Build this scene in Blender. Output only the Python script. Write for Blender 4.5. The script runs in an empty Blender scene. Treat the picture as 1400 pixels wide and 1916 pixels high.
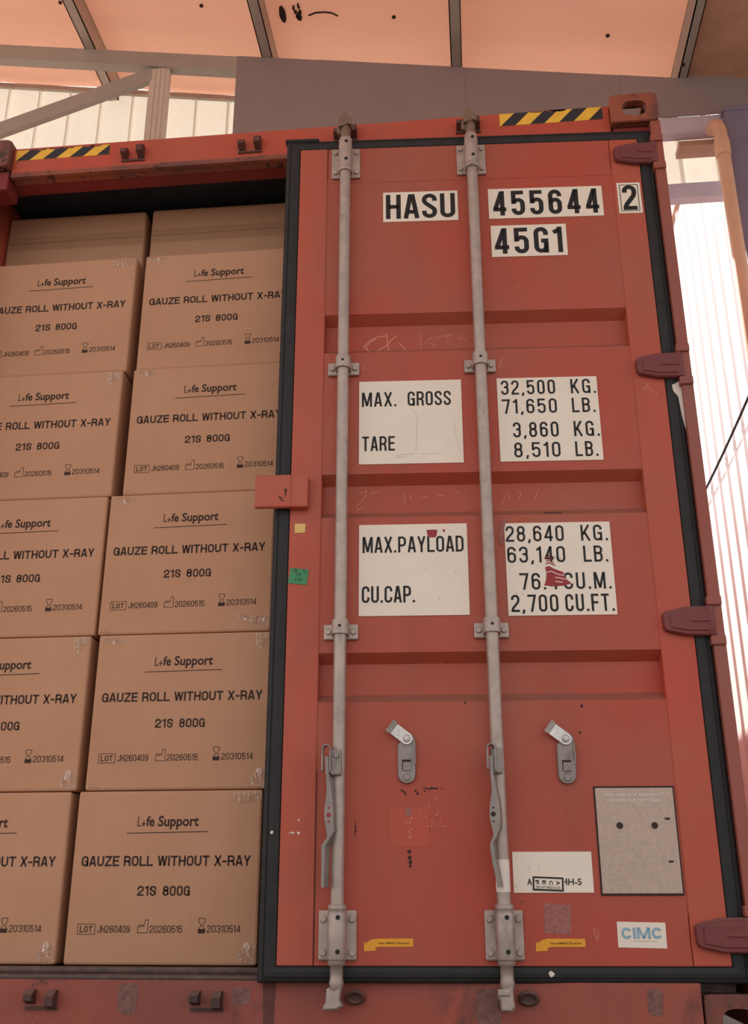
import bpy, bmesh, math, random
from mathutils import Vector, Matrix

random.seed(7)
SC = bpy.context.scene
COL = SC.collection

# ------------------------------------------------------------------ camera
F_PX, IMG_W, IMG_H = 1896.39, 1400, 1916
YAW, PITCH, ROLL = -0.100068, 0.362314, -0.0011924
CAM = Vector((1.75199, -2.79332, 0.34233))
fwd = Vector((math.sin(YAW) * math.cos(PITCH), math.cos(YAW) * math.cos(PITCH), math.sin(PITCH)))
rgt = Vector((math.cos(YAW), -math.sin(YAW), 0))
upv = rgt.cross(fwd)
r2 = math.cos(ROLL) * rgt + math.sin(ROLL) * upv
u2 = -math.sin(ROLL) * rgt + math.cos(ROLL) * upv
cam_d = bpy.data.cameras.new('camera')
cam_d.sensor_fit = 'VERTICAL'
cam_d.sensor_height = 36.0
cam_d.lens = 36.0 * F_PX / IMG_H
cam_d.clip_start = 0.05
cam_d.clip_end = 300
cam = bpy.data.objects.new('camera', cam_d)
M = Matrix((r2, u2, -fwd)).transposed().to_4x4()
M.translation = CAM
cam.matrix_world = M
COL.objects.link(cam)
SC.camera = cam

# ------------------------------------------------------------------ world, sun, exposure
SUN_DIR = Vector((-0.50, 0.62, 0.80)).normalized()      # towards the sun: behind the container, from the left
world = bpy.data.worlds.new('world')
SC.world = world
world.use_nodes = True
wn, wl = world.node_tree.nodes, world.node_tree.links
wn.clear()
w_out = wn.new('ShaderNodeOutputWorld')
w_bg = wn.new('ShaderNodeBackground')
w_sky = wn.new('ShaderNodeTexSky')
w_sky.sky_type = 'NISHITA'
w_sky.sun_disc = False
w_sky.sun_elevation = math.asin(SUN_DIR.z)
w_sky.sun_rotation = math.atan2(SUN_DIR.x, SUN_DIR.y)
w_sky.air_density = 1.0
w_sky.dust_density = 3.0
w_sky.ozone_density = 1.0
w_mix = wn.new('ShaderNodeMix')
w_mix.data_type = 'RGBA'
w_mix.inputs[0].default_value = 0.66
w_mix.inputs[7].default_value = (6.0, 5.75, 5.6, 1)         # bright hazy cloud over the blue
wl.new(w_sky.outputs[0], w_mix.inputs[6])
wl.new(w_mix.outputs[2], w_bg.inputs[0])
w_bg.inputs[1].default_value = 0.15
wl.new(w_bg.outputs[0], w_out.inputs[0])
sun_d = bpy.data.lights.new('sun', 'SUN')
sun_d.energy = 5.0
sun_d.angle = math.radians(1.0)
sun_d.color = (1.0, 0.93, 0.84)
sun = bpy.data.objects.new('sun', sun_d)
sun.rotation_euler = SUN_DIR.to_track_quat('Z', 'Y').to_euler()
sun.location = SUN_DIR * 30
COL.objects.link(sun)
SC.view_settings.view_transform = 'Standard'
SC.view_settings.look = 'None'
SC.view_settings.exposure = 0.76
SC.view_settings.gamma = 1.0
SC.view_settings.use_curve_mapping = False

# ------------------------------------------------------------------ materials
def lin(c):
    return tuple(((v / 255) / 12.92 if v / 255 <= 0.04045 else ((v / 255 + 0.055) / 1.055) ** 2.4) for v in c) + (1.0,)

class N:
    """tiny node-tree helper"""
    def __init__(s, name):
        s.m = bpy.data.materials.new(name)
        s.m.use_nodes = True
        s.t = s.m.node_tree
        s.t.nodes.clear()
        s.out = s.add('ShaderNodeOutputMaterial')
        s.tc = s.add('ShaderNodeTexCoord')
    def add(s, k):
        return s.t.nodes.new(k)
    def link(s, a, b):
        s.t.links.new(a, b)
    def noise(s, scale, detail=4, rough=0.6, stretch=None, dist=0.0):
        n = s.add('ShaderNodeTexNoise')
        n.inputs['Scale'].default_value = scale
        n.inputs['Detail'].default_value = detail
        n.inputs['Roughness'].default_value = rough
        n.inputs['Distortion'].default_value = dist
        if stretch:
            mp = s.add('ShaderNodeMapping')
            mp.inputs['Scale'].default_value = stretch
            s.link(s.tc.outputs['Object'], mp.inputs[0])
            s.link(mp.outputs[0], n.inputs['Vector'])
        else:
            s.link(s.tc.outputs['Object'], n.inputs['Vector'])
        return n.outputs['Fac']
    def ramp(s, fac, stops):
        r = s.add('ShaderNodeValToRGB')
        e = r.color_ramp.elements
        while len(e) < len(stops):
            e.new(0.5)
        for k, (p, c) in enumerate(stops):
            e[k].position = p
            e[k].color = c if len(c) == 4 else (*c, 1)
        s.link(fac, r.inputs[0])
        return r.outputs[0]
    def mix(s, fac, a, b, mode='MIX'):
        m = s.add('ShaderNodeMix')
        m.data_type = 'RGBA'
        m.blend_type = mode
        for sock, v in ((0, fac), (6, a), (7, b)):
            if isinstance(v, (int, float, tuple)):
                m.inputs[sock].default_value = v
            else:
                s.link(v, m.inputs[sock])
        return m.outputs[2]
    def math(s, op, a, b=0.0):
        m = s.add('ShaderNodeMath')
        m.operation = op
        for k, v in ((0, a), (1, b)):
            if isinstance(v, (int, float)):
                m.inputs[k].default_value = v
            else:
                s.link(v, m.inputs[k])
        return m.outputs[0]
    def bsdf(s, color, rough=0.6, metal=0.0, bump=None, spec=0.4):
        b = s.add('ShaderNodeBsdfPrincipled')
        if isinstance(color, tuple):
            b.inputs['Base Color'].default_value = color
        else:
            s.link(color, b.inputs['Base Color'])
        if isinstance(rough, (int, float)):
            b.inputs['Roughness'].default_value = rough
        else:
            s.link(rough, b.inputs['Roughness'])
        b.inputs['Metallic'].default_value = metal
        b.inputs['Specular IOR Level'].default_value = spec
        if bump:
            bp = s.add('ShaderNodeBump')
            bp.inputs['Strength'].default_value = bump[1]
            bp.inputs['Distance'].default_value = bump[2]
            s.link(bump[0], bp.inputs['Height'])
            s.link(bp.outputs[0], b.inputs['Normal'])
        return b
    def done(s, shader):
        s.link(shader.outputs[0], s.out.inputs[0])
        return s.m

def plain(name, rgb, rough=0.6, metal=0.0, var=0.12, scale=12, bump=0.0, spec=0.4):
    n = N(name)
    c = lin(rgb)
    dark = tuple(v * (1 - var) for v in c[:3]) + (1,)
    light = tuple(min(1, v * (1 + var)) for v in c[:3]) + (1,)
    f = n.noise(scale)
    col = n.ramp(f, [(0.3, dark), (0.7, light)])
    return n.done(n.bsdf(col, rough, metal, (n.noise(scale * 6), bump, 0.002) if bump else None, spec))

def red_paint(name, a, b, c, chip=0.66, chip_scale=9.0, dust=True, worn=0.0, rust=(62, 40, 34)):
    """weathered container paint: broad fading, brownish stain, small chips, dust on upward faces"""
    n = N(name)
    f = n.noise(1.6, 3, 0.5)
    col = n.ramp(f, [(0.32, lin(a)), (0.5, lin(b)), (0.68, lin(c))])
    streak = n.noise(3.0, 5, 0.65, (2.2, 2.2, 0.35))
    col = n.mix(n.ramp(streak, [(0.52, (0, 0, 0)), (0.8, (0.35, 0.35, 0.35))]), col, lin((118, 78, 62)))
    spots = n.ramp(n.noise(chip_scale, 6, 0.75, None, 0.6), [(chip, (0, 0, 0)), (chip + 0.035, (1, 1, 1))])
    col = n.mix(spots, col, lin(rust))
    if worn:
        w = n.ramp(n.noise(5.0, 7, 0.72, (1.0, 1.0, 0.55), 0.3), [(worn, (0, 0, 0)), (worn + 0.12, (0.75, 0.75, 0.75))])
        col = n.mix(w, col, lin((84, 58, 52)))
    if dust:
        g = n.add('ShaderNodeNewGeometry')
        sp = n.add('ShaderNodeSeparateXYZ')
        n.link(g.outputs['Normal'], sp.inputs[0])
        d = n.math('MULTIPLY', n.ramp(sp.outputs[2], [(0.15, (0, 0, 0)), (0.75, (1, 1, 1))]), 0.55)
        col = n.mix(d, col, lin((120, 96, 84)))
    rough = n.ramp(n.noise(4), [(0.3, (0.42,) * 3), (0.7, (0.62,) * 3)])
    return n.done(n.bsdf(col, rough, 0, (n.noise(30, 3), 0.12, 0.002), 0.35))

MT = {}
MT['red'] = red_paint('red paint', (180, 73, 54), (174, 81, 60), (165, 89, 68), 0.72, 7)
MT['red_frame'] = red_paint('red frame paint', (188, 76, 55), (182, 84, 61), (172, 92, 70), 0.70, 8)
MT['red_post'] = red_paint('dull red post paint', (156, 80, 64), (150, 84, 70), (142, 86, 74), 0.68, 9, True, 0.6)
MT['red_sill'] = red_paint('worn red sill paint', (168, 78, 60), (158, 80, 64), (136, 76, 64), 0.64, 14, True, 0.56)
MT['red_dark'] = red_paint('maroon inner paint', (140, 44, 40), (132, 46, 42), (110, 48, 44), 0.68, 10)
MT['maroon'] = red_paint('maroon hinge paint', (124, 56, 54), (118, 58, 56), (104, 58, 56), 0.70, 16, True)
MT['casting'] = red_paint('rusty casting paint', (158, 82, 56), (132, 70, 56), (112, 66, 58), 0.58, 18, True, 0.5)
MT['keeper'] = red_paint('rusty keeper paint', (104, 58, 48), (86, 52, 46), (70, 48, 44), 0.6, 30, True, 0.5)
MT['rubber'] = plain('black rubber gasket', (36, 33, 32), 0.62, 0, 0.25, 18, 0.2)
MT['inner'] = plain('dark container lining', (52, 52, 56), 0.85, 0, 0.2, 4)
MT['threshold'] = plain('scuffed steel threshold', (92, 74, 66), 0.5, 0.3, 0.4, 20, 0.3)
MT['white'] = plain('cream vinyl', (236, 220, 200), 0.45, 0, 0.03, 9)
MT['black'] = plain('black print', (26, 23, 21), 0.6, 0, 0.1, 20)
MT['boxprint'] = plain('dark brown carton print', (58, 38, 31), 0.8, 0, 0.12, 40)
MT['yellow'] = plain('yellow tape', (240, 182, 60), 0.5, 0, 0.08, 20)
MT['navy'] = plain('dark tape stripe', (38, 38, 44), 0.5, 0, 0.15, 20)
MT['orange'] = plain('orange yellow sticker', (232, 160, 40), 0.5, 0, 0.06, 20)
MT['paper_yellow'] = plain('yellow paper', (226, 186, 116), 0.8, 0, 0.04, 20)
MT['paper_green'] = plain('green paper', (72, 140, 96), 0.8, 0, 0.06, 20)
MT['logo_blue'] = plain('faded blue print', (142, 172, 184), 0.6, 0, 0.12, 60)
MT['chalk'] = plain('pale chalk', (218, 146, 118), 0.95, 0, 0.1, 60)
MT['chip'] = plain('exposed paint under torn vinyl', (152, 48, 48), 0.6, 0, 0.12, 30)
MT['scuff'] = plain('dark scuff', (58, 40, 36), 0.8, 0, 0.2, 40)
MT['white_chip'] = plain('white paint speck', (226, 210, 196), 0.7, 0, 0.05, 40)
MT['residue'] = plain('greyish glue residue', (158, 100, 92), 0.8, 0, 0.28, 120)
MT['scrape'] = plain('scraped bare metal', (124, 84, 76), 0.7, 0, 0.35, 70)
MT['sill_streak'] = plain('brownish grime', (104, 62, 54), 0.8, 0, 0.25, 30)
MT['plate_metal'] = plain('dull aluminium plate', (190, 166, 148), 0.55, 0.1, 0.10, 110, 0.3)
MT['maker'] = plain('engraved pale metal', (206, 190, 170), 0.6, 0.2, 0.05, 60)

def galv(name, rgb, stain, metal=0.45, rough=0.5):
    n = N(name)
    c = lin(rgb)
    f = n.noise(26, 4, 0.6)
    col = n.ramp(f, [(0.3, tuple(v * 0.84 for v in c[:3])), (0.7, tuple(min(1, v * 1.1) for v in c[:3]))])
    st = n.ramp(n.noise(9, 6, 0.75, (1, 1, 0.5)), [(0.56, (0, 0, 0)), (0.72, (0.8, 0.8, 0.8))])
    col = n.mix(st, col, lin(stain))
    return n.done(n.bsdf(col, rough, metal, (n.noise(140, 2), 0.15, 0.001), 0.45))
MT['galv'] = galv('galvanised steel', (178, 160, 148), (112, 98, 92))
MT['galv_dark'] = galv('weathered galvanised steel', (148, 136, 128), (92, 74, 66))
MT['galv_rust'] = galv('rust stained galvanised steel', (132, 106, 88), (84, 50, 38))
MT['steel_bright'] = galv('bright catch steel', (206, 198, 190), (150, 142, 136), 0.6, 0.35)

def cardboard():
    n = N('brown cardboard')
    col = n.ramp(n.noise(2.2, 3), [(0.3, lin((184, 136, 104))), (0.7, lin((196, 148, 116)))])
    flutes = n.noise(10, 2, 0.5, (16, 1, 0.35))
    col = n.mix(n.ramp(flutes, [(0.45, (0, 0, 0)), (0.75, (0.07, 0.07, 0.07))]), col, lin((150, 104, 76)))
    return n.done(n.bsdf(col, 0.75, 0, (flutes, 0.08, 0.002), 0.25))
MT['card'] = cardboard()

def tape():
    n = N('clear packing tape')
    b = n.bsdf(lin((222, 186, 154)), 0.14, 0, (n.noise(34, 3, 0.6, (2.2, 1, 0.7), 1.2), 1.0, 0.012), 0.9)
    t = n.add('ShaderNodeBsdfTransparent')
    m = n.add('ShaderNodeMixShader')
    fac = n.ramp(n.noise(46, 2, 0.5, (2.6, 1, 0.5)), [(0.40, (0.14, 0.14, 0.14)), (0.66, (0.6, 0.6, 0.6))])
    n.link(fac, m.inputs[0])
    n.link(t.outputs[0], m.inputs[1])
    gl = n.add('ShaderNodeBsdfAnisotropic')
    gl.inputs['Color'].default_value = (1, 0.95, 0.9, 1)
    gl.inputs['Roughness'].default_value = 0.12
    bp = n.add('ShaderNodeBump')
    bp.inputs['Strength'].default_value = 1.0
    bp.inputs['Distance'].default_value = 0.01
    n.link(n.noise(40, 3, 0.6, (2.4, 1, 0.6), 1.0), bp.inputs['Height'])
    n.link(bp.outputs[0], gl.inputs['Normal'])
    m2 = n.add('ShaderNodeMixShader')
    n.link(n.ramp(n.noise(30, 3, 0.6, (3.2, 1, 0.45), 0.8), [(0.52, (0.05, 0.05, 0.05)), (0.62, (0.95, 0.95, 0.95))]), m2.inputs[0])
    n.link(b.outputs[0], m2.inputs[1])
    n.link(gl.outputs[0], m2.inputs[2])
    n.link(m2.outputs[0], m.inputs[2])
    return n.done(m)
def seam_tape():
    n = N('smooth clear tape')
    b = n.bsdf(lin((196, 150, 116)), 0.25, 0, (n.noise(9, 3, 0.6, (1, 1, 4)), 0.25, 0.004), 0.8)
    t = n.add('ShaderNodeBsdfTransparent')
    m = n.add('ShaderNodeMixShader')
    m.inputs[0].default_value = 0.35
    n.link(t.outputs[0], m.inputs[1])
    n.link(b.outputs[0], m.inputs[2])
    return n.done(m)
MT['seam_tape'] = seam_tape()
MT['tape'] = tape()

def translucent(name, refl, trans, fac, rough=0.5, streak=None):
    n = N(name)
    c = lin(refl)
    f = n.noise(1.2, 4, 0.6, streak)
    col = n.ramp(f, [(0.3, tuple(v * 0.9 for v in c[:3])), (0.7, tuple(min(1, v * 1.06) for v in c[:3]))])
    b = n.bsdf(col, rough, 0, None, 0.3)
    t = n.add('ShaderNodeBsdfTranslucent')
    t.inputs[0].default_value = lin(trans)
    m = n.add('ShaderNodeMixShader')
    m.inputs[0].default_value = fac
    n.link(b.outputs[0], m.inputs[1])
    n.link(t.outputs[0], m.inputs[2])
    return n.done(m)
MT['roof'] = translucent('salmon translucent roof sheet', (232, 200, 182), (242, 204, 184), 0.35, 0.4, (0.5, 3, 1))
MT['gable'] = translucent('pale translucent cladding', (226, 220, 212), (246, 242, 234), 0.5, 0.5, (6, 1, 0.3))
MT['white_wall'] = plain('white painted sheet', (246, 240, 238), 0.4, 0, 0.03, 3)
MT['brown_sheet'] = plain('brown stained sheet', (196, 148, 120), 0.5, 0, 0.16, 5)
MT['grey_panel'] = plain('mauve grey sheet', (150, 130, 126), 0.7, 0, 0.07, 1.5)
MT['purlin'] = plain('dull grey purlin', (182, 164, 150), 0.5, 0.2, 0.12, 6)
MT['beam'] = plain('grey beige painted steel', (168, 154, 142), 0.5, 0.05, 0.08, 5)
MT['beam_light'] = plain('pale beige painted steel', (204, 184, 168), 0.5, 0.0, 0.06, 5)
MT['beam_lilac'] = plain('pale lilac painted steel', (206, 184, 190), 0.5, 0.0, 0.06, 5)
MT['column'] = plain('slate mauve steel', (136, 122, 140), 0.5, 0.1, 0.1, 4)
MT['pipe'] = plain('peach plastic pipe', (226, 170, 136), 0.45, 0, 0.06, 6)
MT['concrete'] = plain('grey concrete', (124, 116, 108), 0.85, 0, 0.15, 1.2, 0.2)
MT['cable'] = plain('black cable', (40, 36, 38), 0.7)

# ------------------------------------------------------------------ mesh helpers
def link(o, parent=None, label=None, cat=None, group=None, kind=None):
    COL.objects.link(o)
    if parent is not None:
        o.parent = parent
    if label:
        o['label'] = label
    if cat:
        o['category'] = cat
    if group:
        o['group'] = group
    if kind:
        o['kind'] = kind
    return o

def empty(name, loc=(0, 0, 0), **k):
    o = bpy.data.objects.new(name, None)
    o.location = loc
    o.empty_display_size = 0.1
    return link(o, **k)

class MB:
    """collects shapes; build() links them as one mesh object"""
    def __init__(s):
        s.v, s.f, s.mi, s.sm = [], [], [], []
    def raw(s, verts, faces, mi=0, smooth=False):
        b = len(s.v)
        s.v += [tuple(v) for v in verts]
        for f in faces:
            s.f.append([b + i for i in f])
            s.mi.append(mi)
            s.sm.append(smooth)
        return s
    def box(s, x0, x1, y0, y1, z0, z1, mi=0):
        vs = [(x, y, z) for x in (x0, x1) for y in (y0, y1) for z in (z0, z1)]
        return s.raw(vs, [(0, 1, 3, 2), (4, 6, 7, 5), (0, 4, 5, 1), (2, 3, 7, 6), (0, 2, 6, 4), (1, 5, 7, 3)], mi)
    def rbox(s, x0, x1, y0, y1, z0, z1, r=0.005, mi=0, seg=2):
        bm = bmesh.new()
        bmesh.ops.create_cube(bm, size=1)
        for v in bm.verts:
            v.co = Vector(((x0 + x1) / 2 + v.co.x * (x1 - x0), (y0 + y1) / 2 + v.co.y * (y1 - y0), (z0 + z1) / 2 + v.co.z * (z1 - z0)))
        bmesh.ops.bevel(bm, geom=list(bm.edges), offset=r, segments=seg, affect='EDGES', profile=0.5)
        bm.verts.index_update()
        s.raw([v.co for v in bm.verts], [[v.index for v in f.verts] for f in bm.faces], mi)
        bm.free()
        return s
    def prism(s, poly, y0, y1, mi=0, bevel=0.0):
        """poly in (x, z), extruded from y0 (front) to y1 (back)"""
        a = sum(p[0] * q[1] - q[0] * p[1] for p, q in zip(poly, poly[1:] + poly[:1]))
        if a < 0:
            poly = poly[::-1]
        n = len(poly)
        if bevel:
            cx = sum(p[0] for p in poly) / n
            cz = sum(p[1] for p in poly) / n
            sx = max(abs(p[0] - cx) for p in poly)
            sz = max(abs(p[1] - cz) for p in poly)
            inn = [(cx + (p[0] - cx) * (1 - bevel / sx), cz + (p[1] - cz) * (1 - bevel / sz)) for p in poly]
            vs = [(x, y0, z) for x, z in inn] + [(x, y0 + bevel, z) for x, z in poly] + [(x, y1, z) for x, z in poly]
            fs = [list(range(n)), list(range(3 * n - 1, 2 * n - 1, -1))]
            for k in range(n):
                j = (k + 1) % n
                fs += [(k, n + k, n + j, j), (n + k, 2 * n + k, 2 * n + j, n + j)]
        else:
            vs = [(x, y0, z) for x, z in poly] + [(x, y1, z) for x, z in poly]
            fs = [list(range(n)), list(range(2 * n - 1, n - 1, -1))]
            for k in range(n):
                j = (k + 1) % n
                fs.append((k, n + k, n + j, j))
        return s.raw(vs, fs, mi)
    def lathe(s, cx, cy, prof, seg=20, mi=0, caps=True):
        """prof: list of (radius, z); axis z"""
        vs, fs = [], []
        for r, z in prof:
            for k in range(seg):
                a = 2 * math.pi * k / seg
                vs.append((cx + r * math.cos(a), cy + r * math.sin(a), z))
        for i in range(len(prof) - 1):
            for k in range(seg):
                j = (k + 1) % seg
                fs.append((i * seg + k, i * seg + j, (i + 1) * seg + j, (i + 1) * seg + k))
        s.raw(vs, fs, mi, True)
        if caps:
            m = (len(prof) - 1) * seg
            s.raw(vs[:seg], [list(range(seg - 1, -1, -1))], mi)
            s.raw(vs[m:], [list(range(seg))], mi)
        return s
    def disc_y(s, cx, cz, y0, y1, r, seg=14, mi=0, dome=0.0):
        """short cylinder along y, front at y0"""
        poly = [(cx + r * math.cos(2 * math.pi * k / seg), cz + r * math.sin(2 * math.pi * k / seg)) for k in range(seg)]
        return s.prism(poly, y0, y1, mi, dome)
    def tube(s, pts, r, seg=8, mi=0):
        pts = [Vector(p) for p in pts]
        vs, fs = [], []
        for i, p in enumerate(pts):
            d = (pts[min(i + 1, len(pts) - 1)] - pts[max(i - 1, 0)]).normalized()
            u = d.cross(Vector((0.31, 0.87, 0.12))).normalized()
            w = d.cross(u)
            for k in range(seg):
                a = 2 * math.pi * k / seg
                vs.append(p + r * (math.cos(a) * u + math.sin(a) * w))
        for i in range(len(pts) - 1):
            for k in range(seg):
                j = (k + 1) % seg
                fs.append((i * seg + k, i * seg + j, (i + 1) * seg + j, (i + 1) * seg + k))
        s.raw(vs, fs, mi, True)
        s.raw(vs[:seg], [list(range(seg))], mi)
        s.raw(vs[-seg:], [list(range(seg - 1, -1, -1))], mi)
        return s
    def ribbon(s, pts, t, y, mi=0, closed=False):
        """flat stroke in the (x, z) plane at depth y"""
        P = [Vector(p) for p in pts]
        Q = [P[0]]
        for p in P[1:]:
            if (p - Q[-1]).length > 1e-6:
                Q.append(p)
        if closed and (Q[0] - Q[-1]).length < 1e-6:
            Q.pop()
        P = Q
        n = len(P)
        if n < 2:
            return s
        left, right = [], []
        for i in range(n):
            a = P[i - 1] if (i > 0 or closed) else None
            b = P[(i + 1) % n] if (i < n - 1 or closed) else None
            d1 = (P[i] - a).normalized() if a is not None else (b - P[i]).normalized()
            d2 = (b - P[i]).normalized() if b is not None else d1
            n1 = Vector((-d1.y, d1.x))
            n2 = Vector((-d2.y, d2.x))
            m = n1 + n2
            if m.length < 1e-4:
                m = n1
            m.normalize()
            L = min(2.2, 1 / max(0.35, m.dot(n1))) * t / 2
            left.append(P[i] + m * L)
            right.append(P[i] - m * L)
        vs = [(p.x, y, p.y) for p in left] + [(p.x, y, p.y) for p in right]
        fs = []
        for i in range(n if closed else n - 1):
            j = (i + 1) % n
            fs.append((i, n + i, n + j, j))
        return s.raw(vs, fs, mi)
    def flat(s, poly, y, mi=0):
        a = sum(p[0] * q[1] - q[0] * p[1] for p, q in zip(poly, poly[1:] + poly[:1]))
        if a < 0:
            poly = poly[::-1]
        return s.raw([(x, y, z) for x, z in poly], [list(range(len(poly)))], mi)
    def mesh(s, name, mats):
        me = bpy.data.meshes.new(name)
        me.from_pydata(s.v, [], s.f)
        for m in (mats if isinstance(mats, (list, tuple)) else [mats]):
            me.materials.append(MT[m])
        for p, mi, sm in zip(me.polygons, s.mi, s.sm):
            p.material_index = mi
            p.use_smooth = sm
        me.update()
        return me
    def pieces(s):
        """one MB for each cluster of strokes lying close together"""
        par = list(range(len(s.v)))
        def find(i):
            while par[i] != i:
                par[i] = par[par[i]]
                i = par[i]
            return i
        for f in s.f:
            for i in f[1:]:
                par[find(i)] = find(f[0])
        isl = {}
        for i in range(len(s.v)):
            isl.setdefault(find(i), []).append(i)
        keys = list(isl)
        bb = [[(min(s.v[i][a] for i in isl[k]), max(s.v[i][a] for i in isl[k])) for a in range(3)] for k in keys]
        size = [max(b[a][1] - b[a][0] for a in range(3)) for b in bb]
        cl = list(range(len(keys)))
        def fc(i):
            while cl[i] != i:
                i = cl[i]
            return i
        for i in range(len(keys)):
            for j in range(i):
                gap = math.sqrt(sum(max(0, bb[i][a][0] - bb[j][a][1], bb[j][a][0] - bb[i][a][1]) ** 2 for a in range(3)))
                if gap <= max(0.018, 0.45 * max(size[i], size[j])):
                    cl[fc(i)] = fc(j)
        group = {k: fc(n_) for n_, k in enumerate(keys)}
        out = {}
        for f, mi, sm in zip(s.f, s.mi, s.sm):
            m, idx = out.setdefault(group[find(f[0])], (MB(), {}))
            for i in f:
                if i not in idx:
                    idx[i] = len(m.v)
                    m.v.append(s.v[i])
            m.f.append([idx[i] for i in f])
            m.mi.append(mi)
            m.sm.append(sm)
        return [m for m, _ in out.values()]
    def build(s, name, mats, parent=None, loc=None, **k):
        o = bpy.data.objects.new(name, s.mesh(name, mats))
        if loc:
            o.location = loc
        return link(o, parent=parent, **k)

# ------------------------------------------------------------------ lettering
def arc(cx, cy, rx, ry, a0, a1, n=7):
    return [(cx + rx * math.cos(math.radians(a0 + (a1 - a0) * k / n)), cy + ry * math.sin(math.radians(a0 + (a1 - a0) * k / n))) for k in range(n + 1)]

def glyph(ch, t, W):
    """condensed gothic capitals as centre-line strokes, unit height; returns [(points, closed)], width"""
    L, R, B, T = t / 2, W - t / 2, t / 2, 1 - t / 2
    r = (R - L) * 0.48
    ry = r * 1.05
    mx = (L + R) / 2
    def top(a, b):      # (L, a) up over the top to (R, b)
        return [(L, a)] + arc(L + r, T - ry, r, ry, 180, 90) + arc(R - r, T - ry, r, ry, 90, 0) + [(R, b)]
    def bot(a, b):      # (R, a) down round the bottom to (L, b)
        return [(R, a)] + arc(R - r, B + ry, r, ry, 0, -90) + arc(L + r, B + ry, r, ry, -90, -180) + [(L, b)]
    def bowl(z0, z1, rr):   # right-hand bowl between heights z0 < z1 from the stem
        rr = min(rr, (z1 - z0) / 2)
        return [(L, z1)] + arc(R - rr, z1 - rr, rr, rr, 90, 0) + arc(R - rr, z0 + rr, rr, rr, 0, -90) + [(L, z0)]
    if ch in 'O0':
        return [(top(0.5, 0.5)[1:-1] + bot(0.5, 0.5)[1:-1], True)], W
    if ch == 'C':
        if W > 0.8:
            return [(arc(R - r, T - ry, r, ry, 30, 90) + arc(L + r, T - ry, r, ry, 90, 180) + arc(L + r, B + ry, r, ry, 180, 270) + arc(R - r, B + ry, r, ry, 270, 330), False)], W
        e = 0.67
        return [([(R, e)] + arc(R - r, T - ry, r, ry, 0, 90) + arc(L + r, T - ry, r, ry, 90, 180) + arc(L + r, B + ry, r, ry, 180, 270) + arc(R - r, B + ry, r, ry, 270, 360) + [(R, 1 - e)], False)], W
    if ch == 'G':
        return [([(R, 0.69)] + arc(R - r, T - ry, r, ry, 0, 90) + arc(L + r, T - ry, r, ry, 90, 180) + arc(L + r, B + ry, r, ry, 180, 270) + arc(R - r, B + ry, r, ry, 270, 360) + [(R, 0.47), (mx, 0.47)], False), ([(R, 0.4), (R, 0)], False)], W
    if ch == 'S':
        return [([(R, 0.70)] + arc(R - r, T - ry, r, ry, 0, 90) + arc(L + r, T - ry, r, ry, 90, 180) + [(L, 0.70), (L + 0.04, 0.62), (mx, 0.5), (R - 0.04, 0.39), (R, 0.31)] + bot(0.31, 0.30)[1:], False)], W
    if ch == 'U':
        return [([(L, 1)] + arc(L + r, B + ry, r, ry, 180, 270) + arc(R - r, B + ry, r, ry, 270, 360) + [(R, 1)], False)], W
    if ch == 'D':
        return [([(L, 0), (L, 1)], False), (bowl(B, T, r * 1.1), False)], W
    if ch == 'P':
        return [([(L, 0), (L, 1)], False), (bowl(0.44, T, r), False)], W
    if ch == 'R':
        return [([(L, 0), (L, 1)], False), (bowl(0.47, T, r), False), ([(mx, 0.47), (mx + 0.06, 0.46), (R - 0.02, 0.34), (R, 0)], False)], W
    if ch == 'B':
        return [([(L, 0), (L, 1)], False), (bowl(0.53, T, r), False), (bowl(B, 0.53, r), False)], W
    if ch == 'E':
        return [([(R + t / 4, T), (L, T), (L, B), (R + t / 4, B)], False), ([(L, 0.52), (R, 0.52)], False)], W * 0.92
    if ch == 'F':
        return [([(R + t / 4, T), (L, T), (L, 0)], False), ([(L, 0.5), (R, 0.5)], False)], W * 0.92
    if ch == 'H':
        return [([(L, 0), (L, 1)], False), ([(R, 0), (R, 1)], False), ([(L, 0.5), (R, 0.5)], False)], W
    if ch == 'L':
        return [([(L, 1), (L, B), (R + t / 4, B)], False)], W * 0.9
    if ch == 'T':
        return [([(0, T), (W, T)], False), ([(mx, T), (mx, 0)], False)], W
    if ch == 'K':
        return [([(L, 0), (L, 1)], False), ([(R + t * 0.2, 1), (L + t * 0.3, 0.38)], False), ([(L + W * 0.28, 0.55), (R + t * 0.3, 0)], False)], W * 1.05
    if ch == 'A':
        return [([(L * 0.8, 0), (mx - t * 0.16, 1)], False), ([(W - L * 0.8, 0), (mx + t * 0.16, 1)], False), ([(L + W * 0.1, 0.27), (R - W * 0.1, 0.27)], False)], W
    if ch == 'M':
        w = W * 1.3
        return [([(L, 0), (L, 1)], False), ([(w - L, 0), (w - L, 1)], False), ([(L + t * 0.2, 1), (w / 2, 0.06)], False), ([(w - L - t * 0.2, 1), (w / 2, 0.06)], False)], w
    if ch == 'X':
        return [([(L * 0.8, 0), (W - L * 0.8, 1)], False), ([(L * 0.8, 1), (W - L * 0.8, 0)], False)], W
    if ch == 'Y':
        return [([(L * 0.8, 1), (mx, 0.42), (mx, 0)], False), ([(W - L * 0.8, 1), (mx, 0.42)], False)], W
    if ch == '1':
        x = W * 0.28 + t / 2
        return [([(x, 0), (x, 1)], False), ([(x - t * 0.1, 0.91), (x - t * 0.7, 0.83), (0.0, 0.78)], False)], x + t / 2
    if ch == '2':
        return [([(L, 0.70)] + arc(L + r, T - ry, r, ry, 180, 90) + arc(R - r, T - ry, r, ry, 90, 0) + [(R, 0.68), (R - 0.03, 0.56), (L + 0.05, 0.24), (L, 0.12), (L, B), (W, B)], False)], W
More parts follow.
